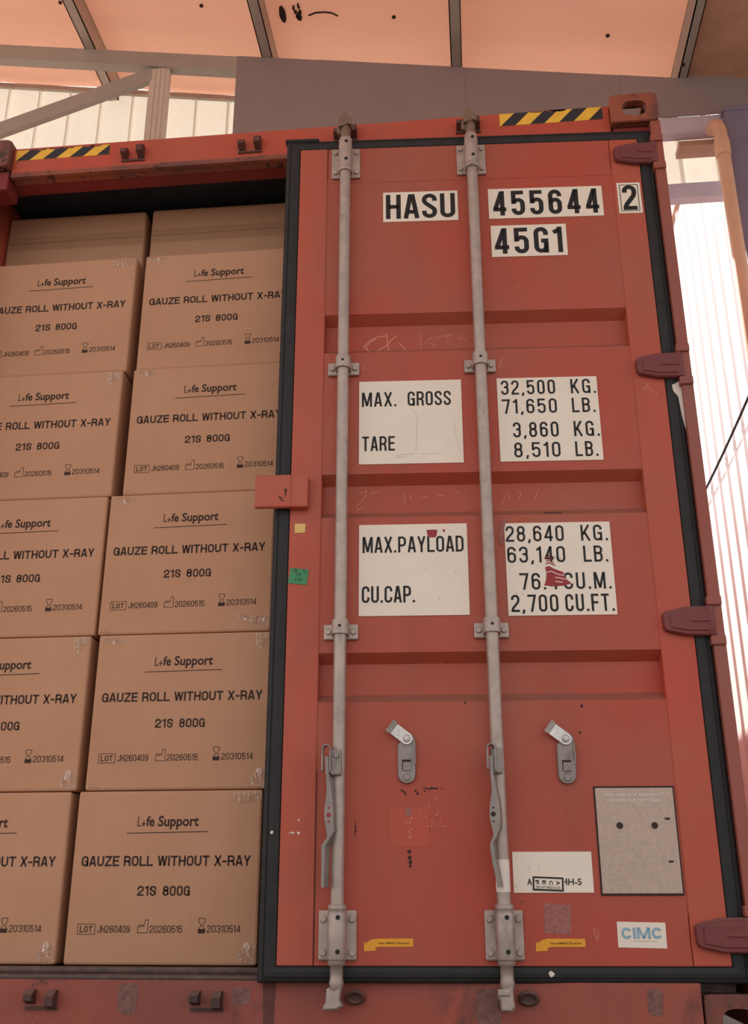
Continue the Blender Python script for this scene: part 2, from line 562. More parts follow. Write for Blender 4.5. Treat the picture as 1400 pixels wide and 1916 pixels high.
    if ch == '3':
        return [([(L, 0.72)] + arc(L + r, T - ry, r, ry, 180, 90) + arc(R - r, T - ry, r, ry, 90, 0) + [(R, 0.64)] + arc(R - r * 0.8, 0.63, r * 0.8, 0.10, 0, -90)[1:] + [(mx - 0.04, 0.53)], False),
                ([(mx - 0.04, 0.53)] + arc(R - r * 0.8, 0.43, r * 0.8, 0.10, 90, 0) + bot(0.42, 0.28)[1:], False)], W
    if ch == '4':
        x = R - W * 0.14
        return [([(x, 0), (x, 1)], False), ([(x - t * 0.1, 0.97), (L, 0.27)], False), ([(0, 0.25), (W, 0.25)], False)], W
    if ch == '5':
        return [([(W - t * 0.2, T), (L, T), (L, 0.46)], False), ([(L, 0.48)] + arc(L + r, 0.62 - ry, r, ry, 160, 90) + arc(R - r, 0.62 - ry, r, ry, 90, 0) + bot(0.4, 0.27)[1:], False)], W
    if ch == '6':
        return [([(R, 0.72)] + arc(R - r, T - ry, r, ry, 0, 90) + arc(L + r, T - ry, r, ry, 90, 180) + arc(L + r, B + ry, r, ry, 180, 270) + arc(R - r, B + ry, r, ry, 270, 360) + arc(R - r, 0.585 - ry, r, ry, 0, 90) + arc(L + r, 0.585 - ry, r, ry, 90, 170), False)], W
    if ch == '7':
        return [([(0, T), (R + t * 0.1, T), (R, 0.86), (W * 0.46, 0)], False)], W
    if ch == '8':
        rr = r * 0.92
        return [(arc(L + r, T - ry, rr, ry, 180, 90) + arc(R - r, T - ry, rr, ry, 90, 0) + arc(R - r, 0.53 + ry * 0.8, rr, ry * 0.8, 0, -90) + arc(L + r, 0.53 + ry * 0.8, rr, ry * 0.8, -90, -180), True),
                (arc(L + r, 0.53 - ry, r, ry, 180, 90) + arc(R - r, 0.53 - ry, r, ry, 90, 0) + arc(R - r, B + ry, r, ry, 0, -90) + arc(L + r, B + ry, r, ry, -90, -180), True)], W
    if ch == 'J':
        return [([(R, 1)] + bot(0.5, 0.30)[1:], False)], W * 0.98
    if ch == '9':
        st, w = glyph('6', t, W)
        return [([(W - px, 1 - pz) for px, pz in pts], c) for pts, c in st], w
    if ch == 'Z':
        return [([(0.02, T), (R, T), (L, B), (W, B)], False)], W
    if ch == 'I':
        return [([(L, 0), (L, 1)], False)], t
    if ch == 'W':
        w = W * 1.35
        return [([(L * 0.8, 1), (w * 0.27, 0.03)], False), ([(w * 0.27, 0.03), (w * 0.5, 0.97)], False), ([(w * 0.5, 0.97), (w * 0.73, 0.03)], False), ([(w * 0.73, 0.03), (w - L * 0.8, 1)], False)], w
    if ch == ' ':
        return [], W * 0.42
    if ch == '.':
        return [([(t * 0.55, 0), (t * 0.55, t * 1.1)], False)], t * 1.1
    if ch == ',':
        return [([(t * 0.3, -0.10), (t * 0.75, t * 1.05)], False)], t * 1.1
    if ch == '-':
        return [([(0, 0.42), (W * 0.62, 0.42)], False)], W * 0.62
    return [], W * 0.7

def letters(mb, s, x0, x1, z0, z1, y, mi, t=0.13, W=0.48, gap=0.13):
    """condensed lettering fitted into x0..x1, z0..z1"""
    h = z1 - z0
    gl = [glyph(c, t, W) for c in s]
    total = sum(g[1] for g in gl) + gap * (len(s) - 1)
    sx = (x1 - x0) / total
    x = 0
    for strokes, w in gl:
        for pts, closed in strokes:
            # stroke in unit space with equal pen width, then mapped
            mb.ribbon([(x0 + (x + px) * sx, z0 + pz * h) for px, pz in pts], t * min(h, sx * 1.15), y, mi, closed)
        x += w + gap

_font_cache = {}
def font_shape(body, offset=0.0, shear=0.0, space=1.0):
    key = (body, offset, shear, space)
    if key not in _font_cache:
        cu = bpy.data.curves.new('lettering', 'FONT')
        cu.body = body
        cu.size = 1.0
        cu.offset = offset
        cu.shear = shear
        cu.space_character = space
        cu.resolution_u = 3
        ob = bpy.data.objects.new('lettering', cu)
        COL.objects.link(ob)
        dg = bpy.context.evaluated_depsgraph_get()
        me = bpy.data.meshes.new_from_object(ob.evaluated_get(dg))
        vs = [tuple(v.co) for v in me.vertices]
        fs = [list(p.vertices) for p in me.polygons]
        bpy.data.objects.remove(ob)
        bpy.data.curves.remove(cu)
        bpy.data.meshes.remove(me)
        _font_cache[key] = (vs, fs)
    return _font_cache[key]

def words(mb, body, x0, x1, z0, z1, y, mi, offset=0.0, shear=0.0, space=1.0, rot=0.0):
    """sans lettering fitted to the box x0..x1, z0..z1 (z0..z1 spans the drawn glyphs)"""
    vs, fs = font_shape(body, offset, shear, space)
    ax, bx = min(v[0] for v in vs), max(v[0] for v in vs)
    az, bz = min(v[1] for v in vs), max(v[1] for v in vs)
    cx, cz = (x0 + x1) / 2, (z0 + z1) / 2
    out = []
    for v in vs:
        px = x0 + (v[0] - ax) / (bx - ax) * (x1 - x0) - cx
        pz = z0 + (v[1] - az) / (bz - az) * (z1 - z0) - cz
        out.append((cx + px * math.cos(rot) - pz * math.sin(rot), y, cz + px * math.sin(rot) + pz * math.cos(rot)))
    mb.raw(out, fs, mi)

# ================================================================== SETTING
# ---- ground
g = MB().box(-14, 12, -16, 20, -0.10, -0.002)
g.build('floor', 'concrete', kind='structure', label='grey concrete yard under the container')

# ---- sloping canopy roof: purlins run in depth, the sheets fall to the right
def roof_z(x):
    return 4.821 - 0.165 * x
PUR_H = 0.14
roof = empty('ceiling', (0, 0, 4.8), kind='structure', label='sloping salmon translucent canopy roof on grey purlins')
purlins = [-2.38, -1.34, -0.307, 0.727, 1.772, 2.945]
Y_FRONT, Y_BACK = -3.4, 1.905
for i, px in enumerate(purlins):
    w = 0.03 if i < 5 else 0.024
    mb = MB()
    zb = roof_z(px)
    # C-section: web, top and bottom flanges with lips
    mb.box(px - w, px - w + 0.006, Y_FRONT, Y_BACK, zb, zb + PUR_H)
    mb.box(px - w, px + w, Y_FRONT, Y_BACK, zb, zb + 0.006)
    mb.box(px - w, px + w, Y_FRONT, Y_BACK, zb + PUR_H - 0.006, zb + PUR_H)
    mb.box(px + w - 0.005, px + w, Y_FRONT, Y_BACK, zb, zb + PUR_H)
    o = mb.build('purlin', 'purlin' if i < 5 else 'beam', roof)
    o.location = (0, 0, -4.8)
edges = [-3.4] + purlins[1:-1] + [2.985]
for a, b in zip(edges[:-1], edges[1:]):
    n = 10
    vs, fs = [], []
    th = 0.004
    for k in range(n + 1):
        x = a + (b - a) * k / n
        sag = 0.012 * math.sin(math.pi * k / n)
        z = roof_z(x) + PUR_H + 0.004 - sag
        vs += [(x, Y_FRONT, z), (x, 1.95, z), (x, Y_FRONT, z + th), (x, 1.95, z + th)]
    for k in range(n):
        q, p = 4 * k, 4 * k + 4
        fs += [(q, q + 1, p + 1, p), (q + 2, p + 2, p + 3, q + 3), (q, p, p + 2, q + 2), (q + 1, q + 3, p + 3, p + 1)]
    fs += [(0, 2, 3, 1), (4 * n, 4 * n + 1, 4 * n + 3, 4 * n + 2)]
    mb = MB().raw(vs, fs, 0, False)
    o = mb.build('roof_sheet', 'roof', roof)
    o.location = (0, 0, -4.8)
# stained opaque sheet beyond the right edge of the salmon roof
mb = MB()
mb.raw([(2.96, Y_FRONT, roof_z(2.96) + 0.02), (4.6, Y_FRONT, roof_z(4.6) + 0.02), (4.6, 1.50, roof_z(4.6) + 0.02), (2.96, 1.50, roof_z(2.96) + 0.02),
        (2.96, Y_FRONT, roof_z(2.96) + 0.026), (4.6, Y_FRONT, roof_z(4.6) + 0.026), (4.6, 1.50, roof_z(4.6) + 0.026), (2.96, 1.50, roof_z(2.96) + 0.026)],
       [(0, 3, 2, 1), (4, 5, 6, 7), (0, 1, 5, 4), (1, 2, 6, 5), (2, 3, 7, 6), (3, 0, 4, 7)])
o = mb.build('roof_sheet', 'brown_sheet', roof, label='brown stained sheet beyond the right edge of the roof')
o.location = (0, 0, -4.8)
# screw heads and small holes on the sheets
for (x, y) in [(1.45, 1.30), (2.56, 1.36), (2.93, 1.40), (0.40, 1.28), (-0.42, 1.30)]:
    z = roof_z(x) + PUR_H - 0.010 if x < 2.9 else roof_z(x)
    mb = MB().lathe(x, y, [(0.011, z - 0.006), (0.011, z)], 8)
    o = mb.build('screw', 'scuff', roof)
    o.location = (0, 0, -4.8)
# dried debris stuck under the sheet
def blot(cx, cy, rx, ry, jag, n=22):
    return [(cx + (rx * (1 + random.uniform(-jag, jag))) * math.cos(2 * math.pi * k / n), cy + (ry * (1 + random.uniform(-jag, jag))) * math.sin(2 * math.pi * k / n)) for k in range(n)]
mb = MB()
def under_roof(poly):
    n = len(poly)
    vs = [(x, y, roof_z(x) + PUR_H - 0.016) for x, y in poly] + [(x, y, roof_z(x) + PUR_H - 0.006) for x, y in poly]
    mb.raw(vs, [list(range(n)), list(range(2 * n - 1, n - 1, -1))] + [(k, n + k, n + (k + 1) % n, (k + 1) % n) for k in range(n)])
under_roof(blot(0.845, 1.315, 0.018, 0.055, 0.06))
for k in range(9):
    under_roof(blot(0.925 + random.gauss(0, 0.012), 1.30 + random.gauss(0, 0.022), random.uniform(0.005, 0.013), random.uniform(0.008, 0.02), 0.4, 9))
mb.tube([(0.99, 1.305, roof_z(0.99) + 0.118), (1.03, 1.285, roof_z(1.03) + 0.118), (1.08, 1.278, roof_z(1.08) + 0.118), (1.12, 1.282, roof_z(1.12) + 0.118), (1.15, 1.30, roof_z(1.15) + 0.118)], 0.005, 6)
o = mb.build('debris', 'scuff', roof, label='dark dried debris stuck under the salmon sheet')
o.location = (0, 0, -4.8)

# ---- truss carrying the roof, in the plane just behind the container's door end
truss = empty('roof_truss', (0.5, 1.5, 4.0), label='grey beige steel roof truss with a post and diagonal brace above the container', cat='truss')
def tb(name, mb, mat):
    o = mb.build(name, mat, truss)
    o.location = (-0.5, -1.5, -4.0)
    return o
def sloped_bar(mb, p, q, w, y0, y1):
    """bar in the xz plane from p to q, width w"""
    d = Vector((q[0] - p[0], q[1] - p[1])).normalized()
    nrm = Vector((-d.y, d.x)) * (w / 2)
    poly = [(p[0] + nrm.x, p[1] + nrm.y), (q[0] + nrm.x, q[1] + nrm.y), (q[0] - nrm.x, q[1] - nrm.y), (p[0] - nrm.x, p[1] - nrm.y)]
    return mb.prism(poly, y0, y1)
tb('top_chord', sloped_bar(MB(), (-3.3, roof_z(-3.3) - 0.05), (3.35, roof_z(3.35) - 0.05), 0.098, 1.50, 1.56), 'beam')
tb('bottom_chord', MB().box(-3.3, 3.13, 1.50, 1.56, 3.99, 4.088), 'beam_lilac')
mb = MB()
mb.box(0.058, 0.168, 1.510, 1.550, 4.085, 4.70)
for rx_ in (0.072, 0.100, 0.128):
    mb.rbox(rx_, rx_ + 0.020, 1.506, 1.512, 4.09, 4.695, 0.002)
tb('post', mb, 'beam_light')
sloped_bar(MB(), (0, 0), (1, 0), 0.1, 0, 1)
mb = sloped_bar(MB(), (-1.62, 4.05), (0.075, 4.664), 0.088, 1.508, 1.54)
tb('diagonal_brace', mb, 'beam')
mb = sloped_bar(MB(), (-2.75, roof_z(-2.75) - 0.1), (-1.70, 4.09), 0.088, 1.508, 1.54)
tb('diagonal_brace', mb, 'beam')
mb = MB().box(2.90, 3.12, 1.562, 1.66, 3.955, 3.988)
tb('gusset_plate', mb, 'brown_sheet')

# ---- grey sheet wall filling the right part of the truss
wb = empty('wall_upper', (2.0, 1.5, 4.09), kind='structure', label='flat mauve grey sheet wall above the container')
for a, b, y in [(0.557, 1.02, 1.494), (1.02, 1.80, 1.492), (1.80, 2.62, 1.494), (2.62, 3.9, 1.492)]:
    up = -0.002 if b < 3 else 0.035
    p = [(a, 4.088), (b + 0.01, 4.088), (b + 0.01, roof_z(b + 0.01) + up), (max(a, 2.92) if b > 3 else a, roof_z(max(a, 2.92) if b > 3 else a) + up)] + ([(2.92, roof_z(2.92) - 0.002), (a, roof_z(a) - 0.002)] if b > 3 else [])
    o = MB().prism(p, y, y + 0.006).build('cladding_sheet', 'grey_panel', wb)
    o.location = (-2.0, -1.5, -4.09)

# ---- pale ribbed gable cladding behind the truss
wg = empty('wall_back', (0, 1.95, 3.9), kind='structure', label='pale translucent ribbed cladding behind the roof truss')
def ribbed_sheet(x0, x1, zb, ztop, y, pitch=0.2, rib=0.028, dep=0.02):
    prof = []
    x = math.ceil(x0 / pitch) * pitch
    prof.append((x0, y))
    while x < x1 - 0.03:
        prof += [(x - rib / 2, y), (x - rib / 4, y - dep), (x + rib / 4, y - dep), (x + rib / 2, y)]
        x += pitch
    prof.append((x1, y))
    vs, fs = [], []
    for (px, py) in prof:
        vs += [(px, py, zb), (px, py, ztop(px)), (px, py + 0.003, zb), (px, py + 0.003, ztop(px))]
    for k in range(len(prof) - 1):
        q, p = 4 * k, 4 * k + 4
        fs += [(q, p, p + 1, q + 1), (q + 2, q + 3, p + 3, p + 2), (q, q + 2, p + 2, p), (q + 1, p + 1, p + 3, q + 3)]
    return MB().raw(vs, fs)
xs = [-3.3, -2.49, -1.69, -0.89, -0.09, 0.71, 1.51, 2.31, 3.11, 3.9]
for a, b in zip(xs[:-1], xs[1:]):
    o = ribbed_sheet(a, b, 4.011, lambda x: roof_z(x) + PUR_H - 0.03, 1.86).build('cladding_sheet', 'gable', wg)
    o.location = (0, -1.86, -3.9)
mb = MB()
sloped_bar(mb, (-3.3, roof_z(-3.3) + 0.095), (3.9, roof_z(3.9) + 0.095), 0.03, 1.835, 1.858)
o = mb.build('edge_angle', 'purlin', wg)
o.location = (0, -1.86, -3.9)
o = MB().box(-3.3, 3.6, 1.84, 1.90, 3.915, 4.010).build('girt', 'beam_lilac', wg)
o.location = (0, -1.86, -3.9)

# ---- bright white corrugated wall on the right, running into the depth
wr = empty('wall_right', (3.4, 4, 0), kind='structure', label='sunlit white corrugated sheet wall along the right side')
WALL_X, WALL_TOP = 3.42, 5.26
ys = [1.95 + 0.9 * k for k in range(9)]
for a, b in zip(ys[:-1], ys[1:]):
    prof = [(a, 0)]
    y = a + 0.1
    while y < b - 0.05:
        prof += [(y - 0.028, 0), (y - 0.010, -0.014), (y + 0.010, -0.014), (y + 0.028, 0)]
        y += 0.225
    prof.append((b, 0))
    vs, fs = [], []
    for (py, dx) in prof:
        vs += [(WALL_X + dx, py, 0), (WALL_X + dx, py, WALL_TOP), (WALL_X + dx + 0.003, py, 0), (WALL_X + dx + 0.003, py, WALL_TOP)]
    for k in range(len(prof) - 1):
        q, p = 4 * k, 4 * k + 4
        fs += [(q, q + 1, p + 1, p), (q + 2, p + 2, p + 3, q + 3), (q + 1, q + 3, p + 3, p + 1)]
    o = MB().raw(vs, fs).build('cladding_sheet', 'white_wall', wr)
    o.location = (-3.4, -4, 0)
o = MB().box(WALL_X - 0.03, WALL_X + 0.02, 1.95, 9.15, WALL_TOP - 0.02, WALL_TOP + 0.015).build('edge_flashing', 'pipe', wr)
o.location = (-3.4, -4, 0)
pts = [(WALL_X - 0.045, 4.25, 2.60), (WALL_X - 0.045, 3.6, 2.95), (WALL_X - 0.05, 3.0, 3.02), (WALL_X - 0.045, 2.3, 3.04)]
pts = [Vector((WALL_X - 0.04, 4.6 - 2.4 * k / 10, 2.95 + 0.012 * k - 0.03 * math.sin(math.pi * k / 10))) for k in range(11)]
MB().tube(pts, 0.009, 6).build('cable', 'cable', label='thin black cable slanting across the white corrugated wall', cat='cable')

# ---- column and pipe at the right end of the truss
col = empty('steel_column', (3.2, 1.494, 0), label='slate mauve steel column at the right edge under the truss end', cat='column')
mb = MB().rbox(-0.088, 0.112, -0.050, 0.0, 0.01, 4.085, 0.008)
mb.build('shaft', 'column', col)
mb = MB().rbox(-0.095, 0.13, -0.056, 0.0, 4.06, 4.086, 0.004)
mb.build('cap_plate', 'column', col)
mb = MB().rbox(-0.10, 0.19, -0.056, 0.10, 0.0, 0.02, 0.004)
mb.build('base_plate', 'column', col)
pipe = empty('drain_pipe', (3.062, 1.398, 0), label='peach plastic drain pipe beside the steel column', cat='pipe')
mb = MB()
mb.lathe(0, 0, [(0.032, 0.0), (0.032, 3.80)], 20)
mb.build('shaft', 'pipe', pipe)
mb = MB()
mb.lathe(0, 0, [(0.036, 3.74), (0.0375, 3.76), (0.0375, 3.83), (0.034, 3.85)], 20)
mb.tube([(0, 0, 3.82), (0, 0, 3.90), (-0.005, 0.02, 3.95), (-0.012, 0.05, 3.968), (-0.014, 0.085, 3.972)], 0.032, 14)
mb.build('elbow', 'pipe', pipe)

# ================================================================== CONTAINER
W, H, LEN = 2.438, 2.896, 12.19
box = empty('shipping_container', (0, 0, 0), label='weathered red steel shipping container with one door ajar and cartons inside', cat='container')
HX, HY, THETA = 2.40, 0.06, 0.0537673

# floor, roof, sides, far end
MB().box(0.06, W - 0.06, 0.10, LEN - 0.05, 0.10, 0.162).build('floor_deck', 'threshold', box)
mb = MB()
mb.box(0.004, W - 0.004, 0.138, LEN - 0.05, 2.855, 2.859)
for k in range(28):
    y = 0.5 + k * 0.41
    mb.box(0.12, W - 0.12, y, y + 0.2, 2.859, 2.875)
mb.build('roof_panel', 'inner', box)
for sx in (0, 1):
    prof, y = [], 0.16
    while y < LEN - 0.3:
        prof += [(y, 0), (y + 0.07, 0), (y + 0.138, 0.022), (y + 0.208, 0.022)]
        y += 0.276
    x_out = 0.001 if sx == 0 else W - 0.001
    sg = 1 if sx == 0 else -1
    vs, fs = [], []
    for (py, d) in prof:
        for dx in (0, 0.003):
            for z in (0.16, 2.82):
                vs.append((x_out + sg * (d + dx), py, z))
    for k in range(len(prof) - 1):
        q, p = 4 * k, 4 * k + 4
        fs += [(q, p, p + 1, q + 1), (q + 2, q + 3, p + 3, p + 2)]
    MB().raw(vs, fs).build('side_wall', 'red', box)
    xa, xb = (0.0, 0.028) if sx == 0 else (W - 0.028, W)
    MB().rbox(xa, xb, 0.16, LEN - 0.16, 2.815, 2.87, 0.006).build('top_rail', 'red', box)
    MB().rbox(xa, xb, 0.16, LEN - 0.16, 0.03, 0.165, 0.006).build('bottom_rail', 'red', box)
MB().box(0.03, W - 0.03, LEN - 0.06, LEN - 0.02, 0.1, 2.85).build('end_wall', 'red', box)

# header: front face, rolled lower lip, inner underside
def extrude_x(prof, xa, xb):
    n = len(prof)
    vs = [(xa, y, z) for y, z in prof] + [(xb, y, z) for y, z in prof]
    fs = [(k, (k + 1) % n, n + (k + 1) % n, n + k) for k in range(n)] + [list(range(n - 1, -1, -1)), list(range(n, 2 * n))]
    return MB().raw(vs, fs)
HDR_Y = 0.035
extrude_x([(0.035, 2.878), (0.035, 2.772), (0.040, 2.766), (0.138, 2.760), (0.138, 2.884), (0.05, 2.884)], 0.160, 2.278).build('header', 'red_frame', box)
extrude_x([(0.038, 2.774), (0.032, 2.770), (0.034, 2.764), (0.030, 2.758), (0.033, 2.752), (0.048, 2.751), (0.056, 2.756), (0.078, 2.752), (0.080, 2.762), (0.060, 2.772)], 0.160, 2.278).build('header_lip', 'casting', box, label='scuffed rolled lip of the door header')
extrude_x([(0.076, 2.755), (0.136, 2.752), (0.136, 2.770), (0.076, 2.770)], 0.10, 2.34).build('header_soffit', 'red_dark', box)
# sill: worn front, rolled top lip, threshold plate behind
mb = MB()
mb.box(0.165, 2.272, 0.0, 0.11, 0.012, 0.1415)
mb.build('sill', 'red_sill', box)
mb = MB()
mb.rbox(0.10, 1.26, 0.0005, 0.024, 0.1405, 0.1525, 0.004)
mb.box(0.10, 1.26, 0.015, 0.125, 0.140, 0.150)
mb.box(1.26, 2.34, 0.06, 0.125, 0.130, 0.150)
mb.rbox(0.10, 2.34, 0.095, 0.13, 0.148, 0.166, 0.006)
mb.build('threshold_plate', 'threshold', box)

# corner posts
for sx in (0, 1):
    def X(a, b):
        return (a, b) if sx else (W - b, W - a)
    mb = MB()
    a, b = X(2.404, 2.438)
    mb.rbox(a, b, 0.004, 0.132, 0.118, 2.778, 0.003)
    a, b = X(2.408, 2.43)
    mb.rbox(a, b, 0.118, 0.17, 0.118, 2.778, 0.003)
    mb.build('corner_post', 'red_post', box)
    mb = MB()
    a, b = X(2.285, 2.42)
    mb.rbox(a, b, 0.03, 0.12, 2.700, 2.778, 0.004)
    mb.build('post_gusset', 'red_dark', box)

# corner castings with real openings
def casting(sx, z0, yf, top):
    a, b = (W - 0.162, W) if sx else (0, 0.162)
    z1 = z0 + 0.118
    bm = bmesh.new()
    t = 0.028
    cx, cz = (a + b) / 2, (z0 + z1) / 2
    mb = MB()
    # front plate with an oblong hole
    seg = 24
    hw, hh = (0.051, 0.0315)
    hz = cz - 0.004
    def sup(k, ax, az, e):
        an = 2 * math.pi * k / seg
        c, s_ = math.cos(an), math.sin(an)
        return (math.copysign(abs(c) ** e, c) * ax, math.copysign(abs(s_) ** e, s_) * az)
    outer = [(cx + p[0], cz + p[1]) for p in (sup(k, 0.081, 0.059, 0.22) for k in range(seg))]
    inner = [(cx + p[0], hz + p[1]) for p in (sup(k, hw * 0.80, hh, 0.75) for k in range(seg))]
    rings = [[(x, yf + 0.006, z) for x, z in outer], [(cx + (x - cx) * 0.965, yf, cz + (z - cz) * 0.955) for x, z in outer], [(x, yf, z) for x, z in inner], [(x, yf + t, z) for x, z in inner], [(cx + (x - cx) * 0.9, yf + t, cz + (z - cz) * 0.9) for x, z in outer]]
    vs = [v for r_ in rings for v in r_]
    fs = []
    for i in range(len(rings) - 1):
        for k in range(seg):
            j = (k + 1) % seg
            fs.append((i * seg + k, i * seg + j, (i + 1) * seg + j, (i + 1) * seg + k))
    mb.raw(vs, fs)
    yb = yf + 0.178
    # hollow walls: sides, back ring, top/bottom with hand holes
    ins = 0.004
    mb.box(a + ins, a + t, yf + 0.008, yb, z0 + ins, z1 - ins) if sx else mb.box(a + ins, a + 0.010, yf + 0.008, yb, z0 + ins, z1 - ins)
    if sx:
        # outer side plate left open at the middle
        mb.box(b - 0.022, b - ins, yf + 0.008, yf + 0.05, z0 + ins, z1 - ins)
        mb.box(b - 0.022, b - ins, yf + 0.13, yb, z0 + ins, z1 - ins)
        mb.box(b - 0.022, b - ins, yf + 0.05, yf + 0.13, z1 - 0.03, z1 - ins)
        mb.box(b - 0.022, b - ins, yf + 0.05, yf + 0.13, z0 + ins, z0 + 0.03)
    else:
        mb.box(b - t, b - ins, yf + 0.008, yb, z0 + ins, z1 - ins)
    for zz in ((z0 + ins, z0 + 0.024), (z1 - 0.026, z1 - ins)):
        is_out = (zz[1] > cz) == top
        if not is_out:
            mb.box(a + t, b - 0.022, yf + 0.02, yb, *zz)
        else:
            mb.box(a + t, b - 0.022, yf + 0.02, yf + 0.045, *zz)
            mb.box(a + t, b - 0.022, yf + 0.135, yb, *zz)
            mb.box(a + t, cx - 0.034, yf + 0.045, yf + 0.135, *zz)
            mb.box(cx + 0.034, b - 0.022, yf + 0.045, yf + 0.135, *zz)
    return mb.build('corner_casting', 'casting', box)
casting(1, 2.778, 0.0, True)
casting(0, 2.778, 0.0, True)
casting(1, 0.0, 0.0, False)
casting(0, 0.0, 0.0, False)

# hazard tape on the header
def hazard(x0, x1, z0, z1, first):
    mb = MB()
    y = HDR_Y - 0.0012
    mb.box(x0, x1, y, HDR_Y + 0.0005, z0, z1, 0)
    h = z1 - z0
    pitch = 0.0995
    x = x0 + first
    while x < x1 + h:
        w_ = 0.049
        poly = [(x, z0), (x + w_, z0), (x + w_ + 0.048, z1), (x + 0.048, z1)]
        # clip to x0..x1
        out = []
        for lim, keep in ((x0, 1), (x1, -1)):
            src = poly if lim == x0 else out
            res = []
            for k in range(len(src)):
                p, q = src[k], src[(k + 1) % len(src)]
                ip, iq = keep * (p[0] - lim) >= 0, keep * (q[0] - lim) >= 0
                if ip:
                    res.append(p)
                if ip != iq:
                    u = (lim - p[0]) / (q[0] - p[0])
                    res.append((lim, p[1] + u * (q[1] - p[1])))
            out = res
            if not out:
                break
        if len(out) >= 3:
            mb.flat(out, y - 0.0006, 1)
        x += pitch
    # scraped top edge
    for k in range(5):
        cx = random.uniform(x0 + 0.03, x1 - 0.05)
        p = [(cx + dx, min(z1 + 0.001, z1 - random.uniform(0.001, 0.008) if k2 in (2, 3, 4) else z1 + 0.001)) for k2, dx in enumerate((0, 0.02, 0.03, 0.018, 0.004))]
        mb.flat([(cx, z1 + 0.001), (cx + 0.05, z1 + 0.001), (cx + 0.04, z1 - 0.005), (cx + 0.022, z1 - random.uniform(0.004, 0.009)), (cx + 0.008, z1 - 0.003)], y - 0.0009, 2)
    return mb.build('hazard_tape', ['yellow', 'navy', 'casting'], box, label='yellow and black striped warning tape')
hazard(0.168, 0.517, 2.825, 2.870, 0.004)
hazard(1.906, 2.256, 2.825, 2.877, 0.004)

# cam keepers on header and sill: pairs of welded lugs
def keeper(x, z, up, mat='keeper', y0=0.0):
    mb = MB()
    s_ = 1 if up else -1
    for dx, hh, yy in ((-0.032, 0.034, -0.030), (0.026, 0.046, -0.034)):
        z0 = z - hh / 2 + (0.006 if dx > 0 else 0) * s_
        poly = [(-0.0, z0), (yy, z0 + 0.010), (yy, z0 + hh * 0.72), (yy * 0.45, z0 + hh), (0, z0 + hh)]
        n = len(poly)
        vs = [(x + dx - 0.011, y, zz) for y, zz in poly] + [(x + dx + 0.011, y, zz) for y, zz in poly]
        mb.raw(vs, [list(range(n)), list(range(2 * n - 1, n - 1, -1))] + [(k, (k + 1) % n, n + (k + 1) % n, n + k) for k in range(n)])
    mb.box(x - 0.045, x + 0.040, -0.006, 0.0005, z - 0.030, z - 0.022)
    return mb.build('cam_keeper', mat, box, loc=(0, y0, 0))
for x in (0.611, 1.034):
    keeper(x, 2.816, True, y0=HDR_Y)
for x in (1.373, 1.800):
    keeper(x, 2.834, True, y0=HDR_Y)
for x in (0.612, 1.047):
    keeper(x, 0.100, False)
for x in (1.40, 1.83):
    mb = MB()
    ring = [(x + 0.024 + 0.021 * math.cos(a * math.pi / 8), -0.012 - 0.004 * math.sin(a * math.pi / 8), 0.106 + 0.013 * math.sin(a * math.pi / 8)) for a in range(17)]
    mb.tube(ring, 0.0055, 8)
    mb.disc_y(x + 0.024, 0.106, -0.008, 0.0005, 0.018, 14, 0, 0.003)
    mb.box(x - 0.05, x - 0.026, -0.028, 0.0005, 0.082, 0.128)
    mb.build('cam_keeper', 'keeper', box)
# scraped bare patches on the sill
for (x, z, rx, rz) in [(0.835, 0.098, 0.026, 0.036), (1.755, 0.085, 0.030, 0.045), (1.13, 0.105, 0.026, 0.020), (2.16, 0.100, 0.02, 0.03)]:
    rnd = random.Random(int(x * 1000))
    n = 26
    pts = []
    for k in range(n):
        a_ = 2 * math.pi * k / n
        c_, s2 = math.cos(a_), math.sin(a_)
        j = rnd.uniform(0.86, 1.08)
        pts.append((x + rx * j * math.copysign(abs(c_) ** 0.45, c_), z + rz * j * math.copysign(abs(s2) ** 0.45, s2)))
    MB().flat(pts, -0.0006).build('scrape_mark', 'scrape', box, label='greyish scraped patch on the sill')
# flat brownish streak down the sill front, below the ajar door's left edge
MB().flat([(1.190, 0.014), (1.216, 0.014), (1.220, 0.139), (1.186, 0.139)], -0.0005).build('dark_streak', 'sill_streak', box, label='dark vertical streak')

# ================================================================== RIGHT DOOR (ajar)
# local frame: x runs left from the hinge (negative), y outward is negative
door_mb = MB()
DEP, RUN = 0.036, 0.026
zprof = [(0.0, 0.30)]
for zt in (0.986, 1.534, 2.091):
    zb = zt - 0.140
    zprof += [(0.0, zb), (DEP, zb + RUN), (DEP, zt - RUN), (0.0, zt)]
zprof.append((0.0, 2.63))
xa, xb = -1.092, -0.126
vs, fs = [], []
for (y, z) in zprof:
    vs += [(xa, y + 0.0015, z), (xb, y + 0.0015, z), (xa, y + 0.0045, z), (xb, y + 0.0045, z)]
for k in range(len(zprof) - 1):
    q, p = 4 * k, 4 * k + 4
    fs += [(q, q + 1, p + 1, p), (q + 2, p + 2, p + 3, q + 3)]
door_mb.raw(vs, fs)
door_mb.box(-1.175, -0.04, 0.046, 0.050, 0.18, 2.745)
door = door_mb.build('door', 'red', box, loc=(2.3908, 0.0194, 0.0049), label='red ribbed right container door standing ajar')
door.rotation_euler = (0, 0, THETA)
door.scale = (0.9858,) * 3
def dp(name, mb, mats, **k):
    return mb.build(name, mats, door, **k)
def dps(name, mb, mats, **k):
    for m_ in mb.pieces():
        m_.build(name, mats, door, **k)
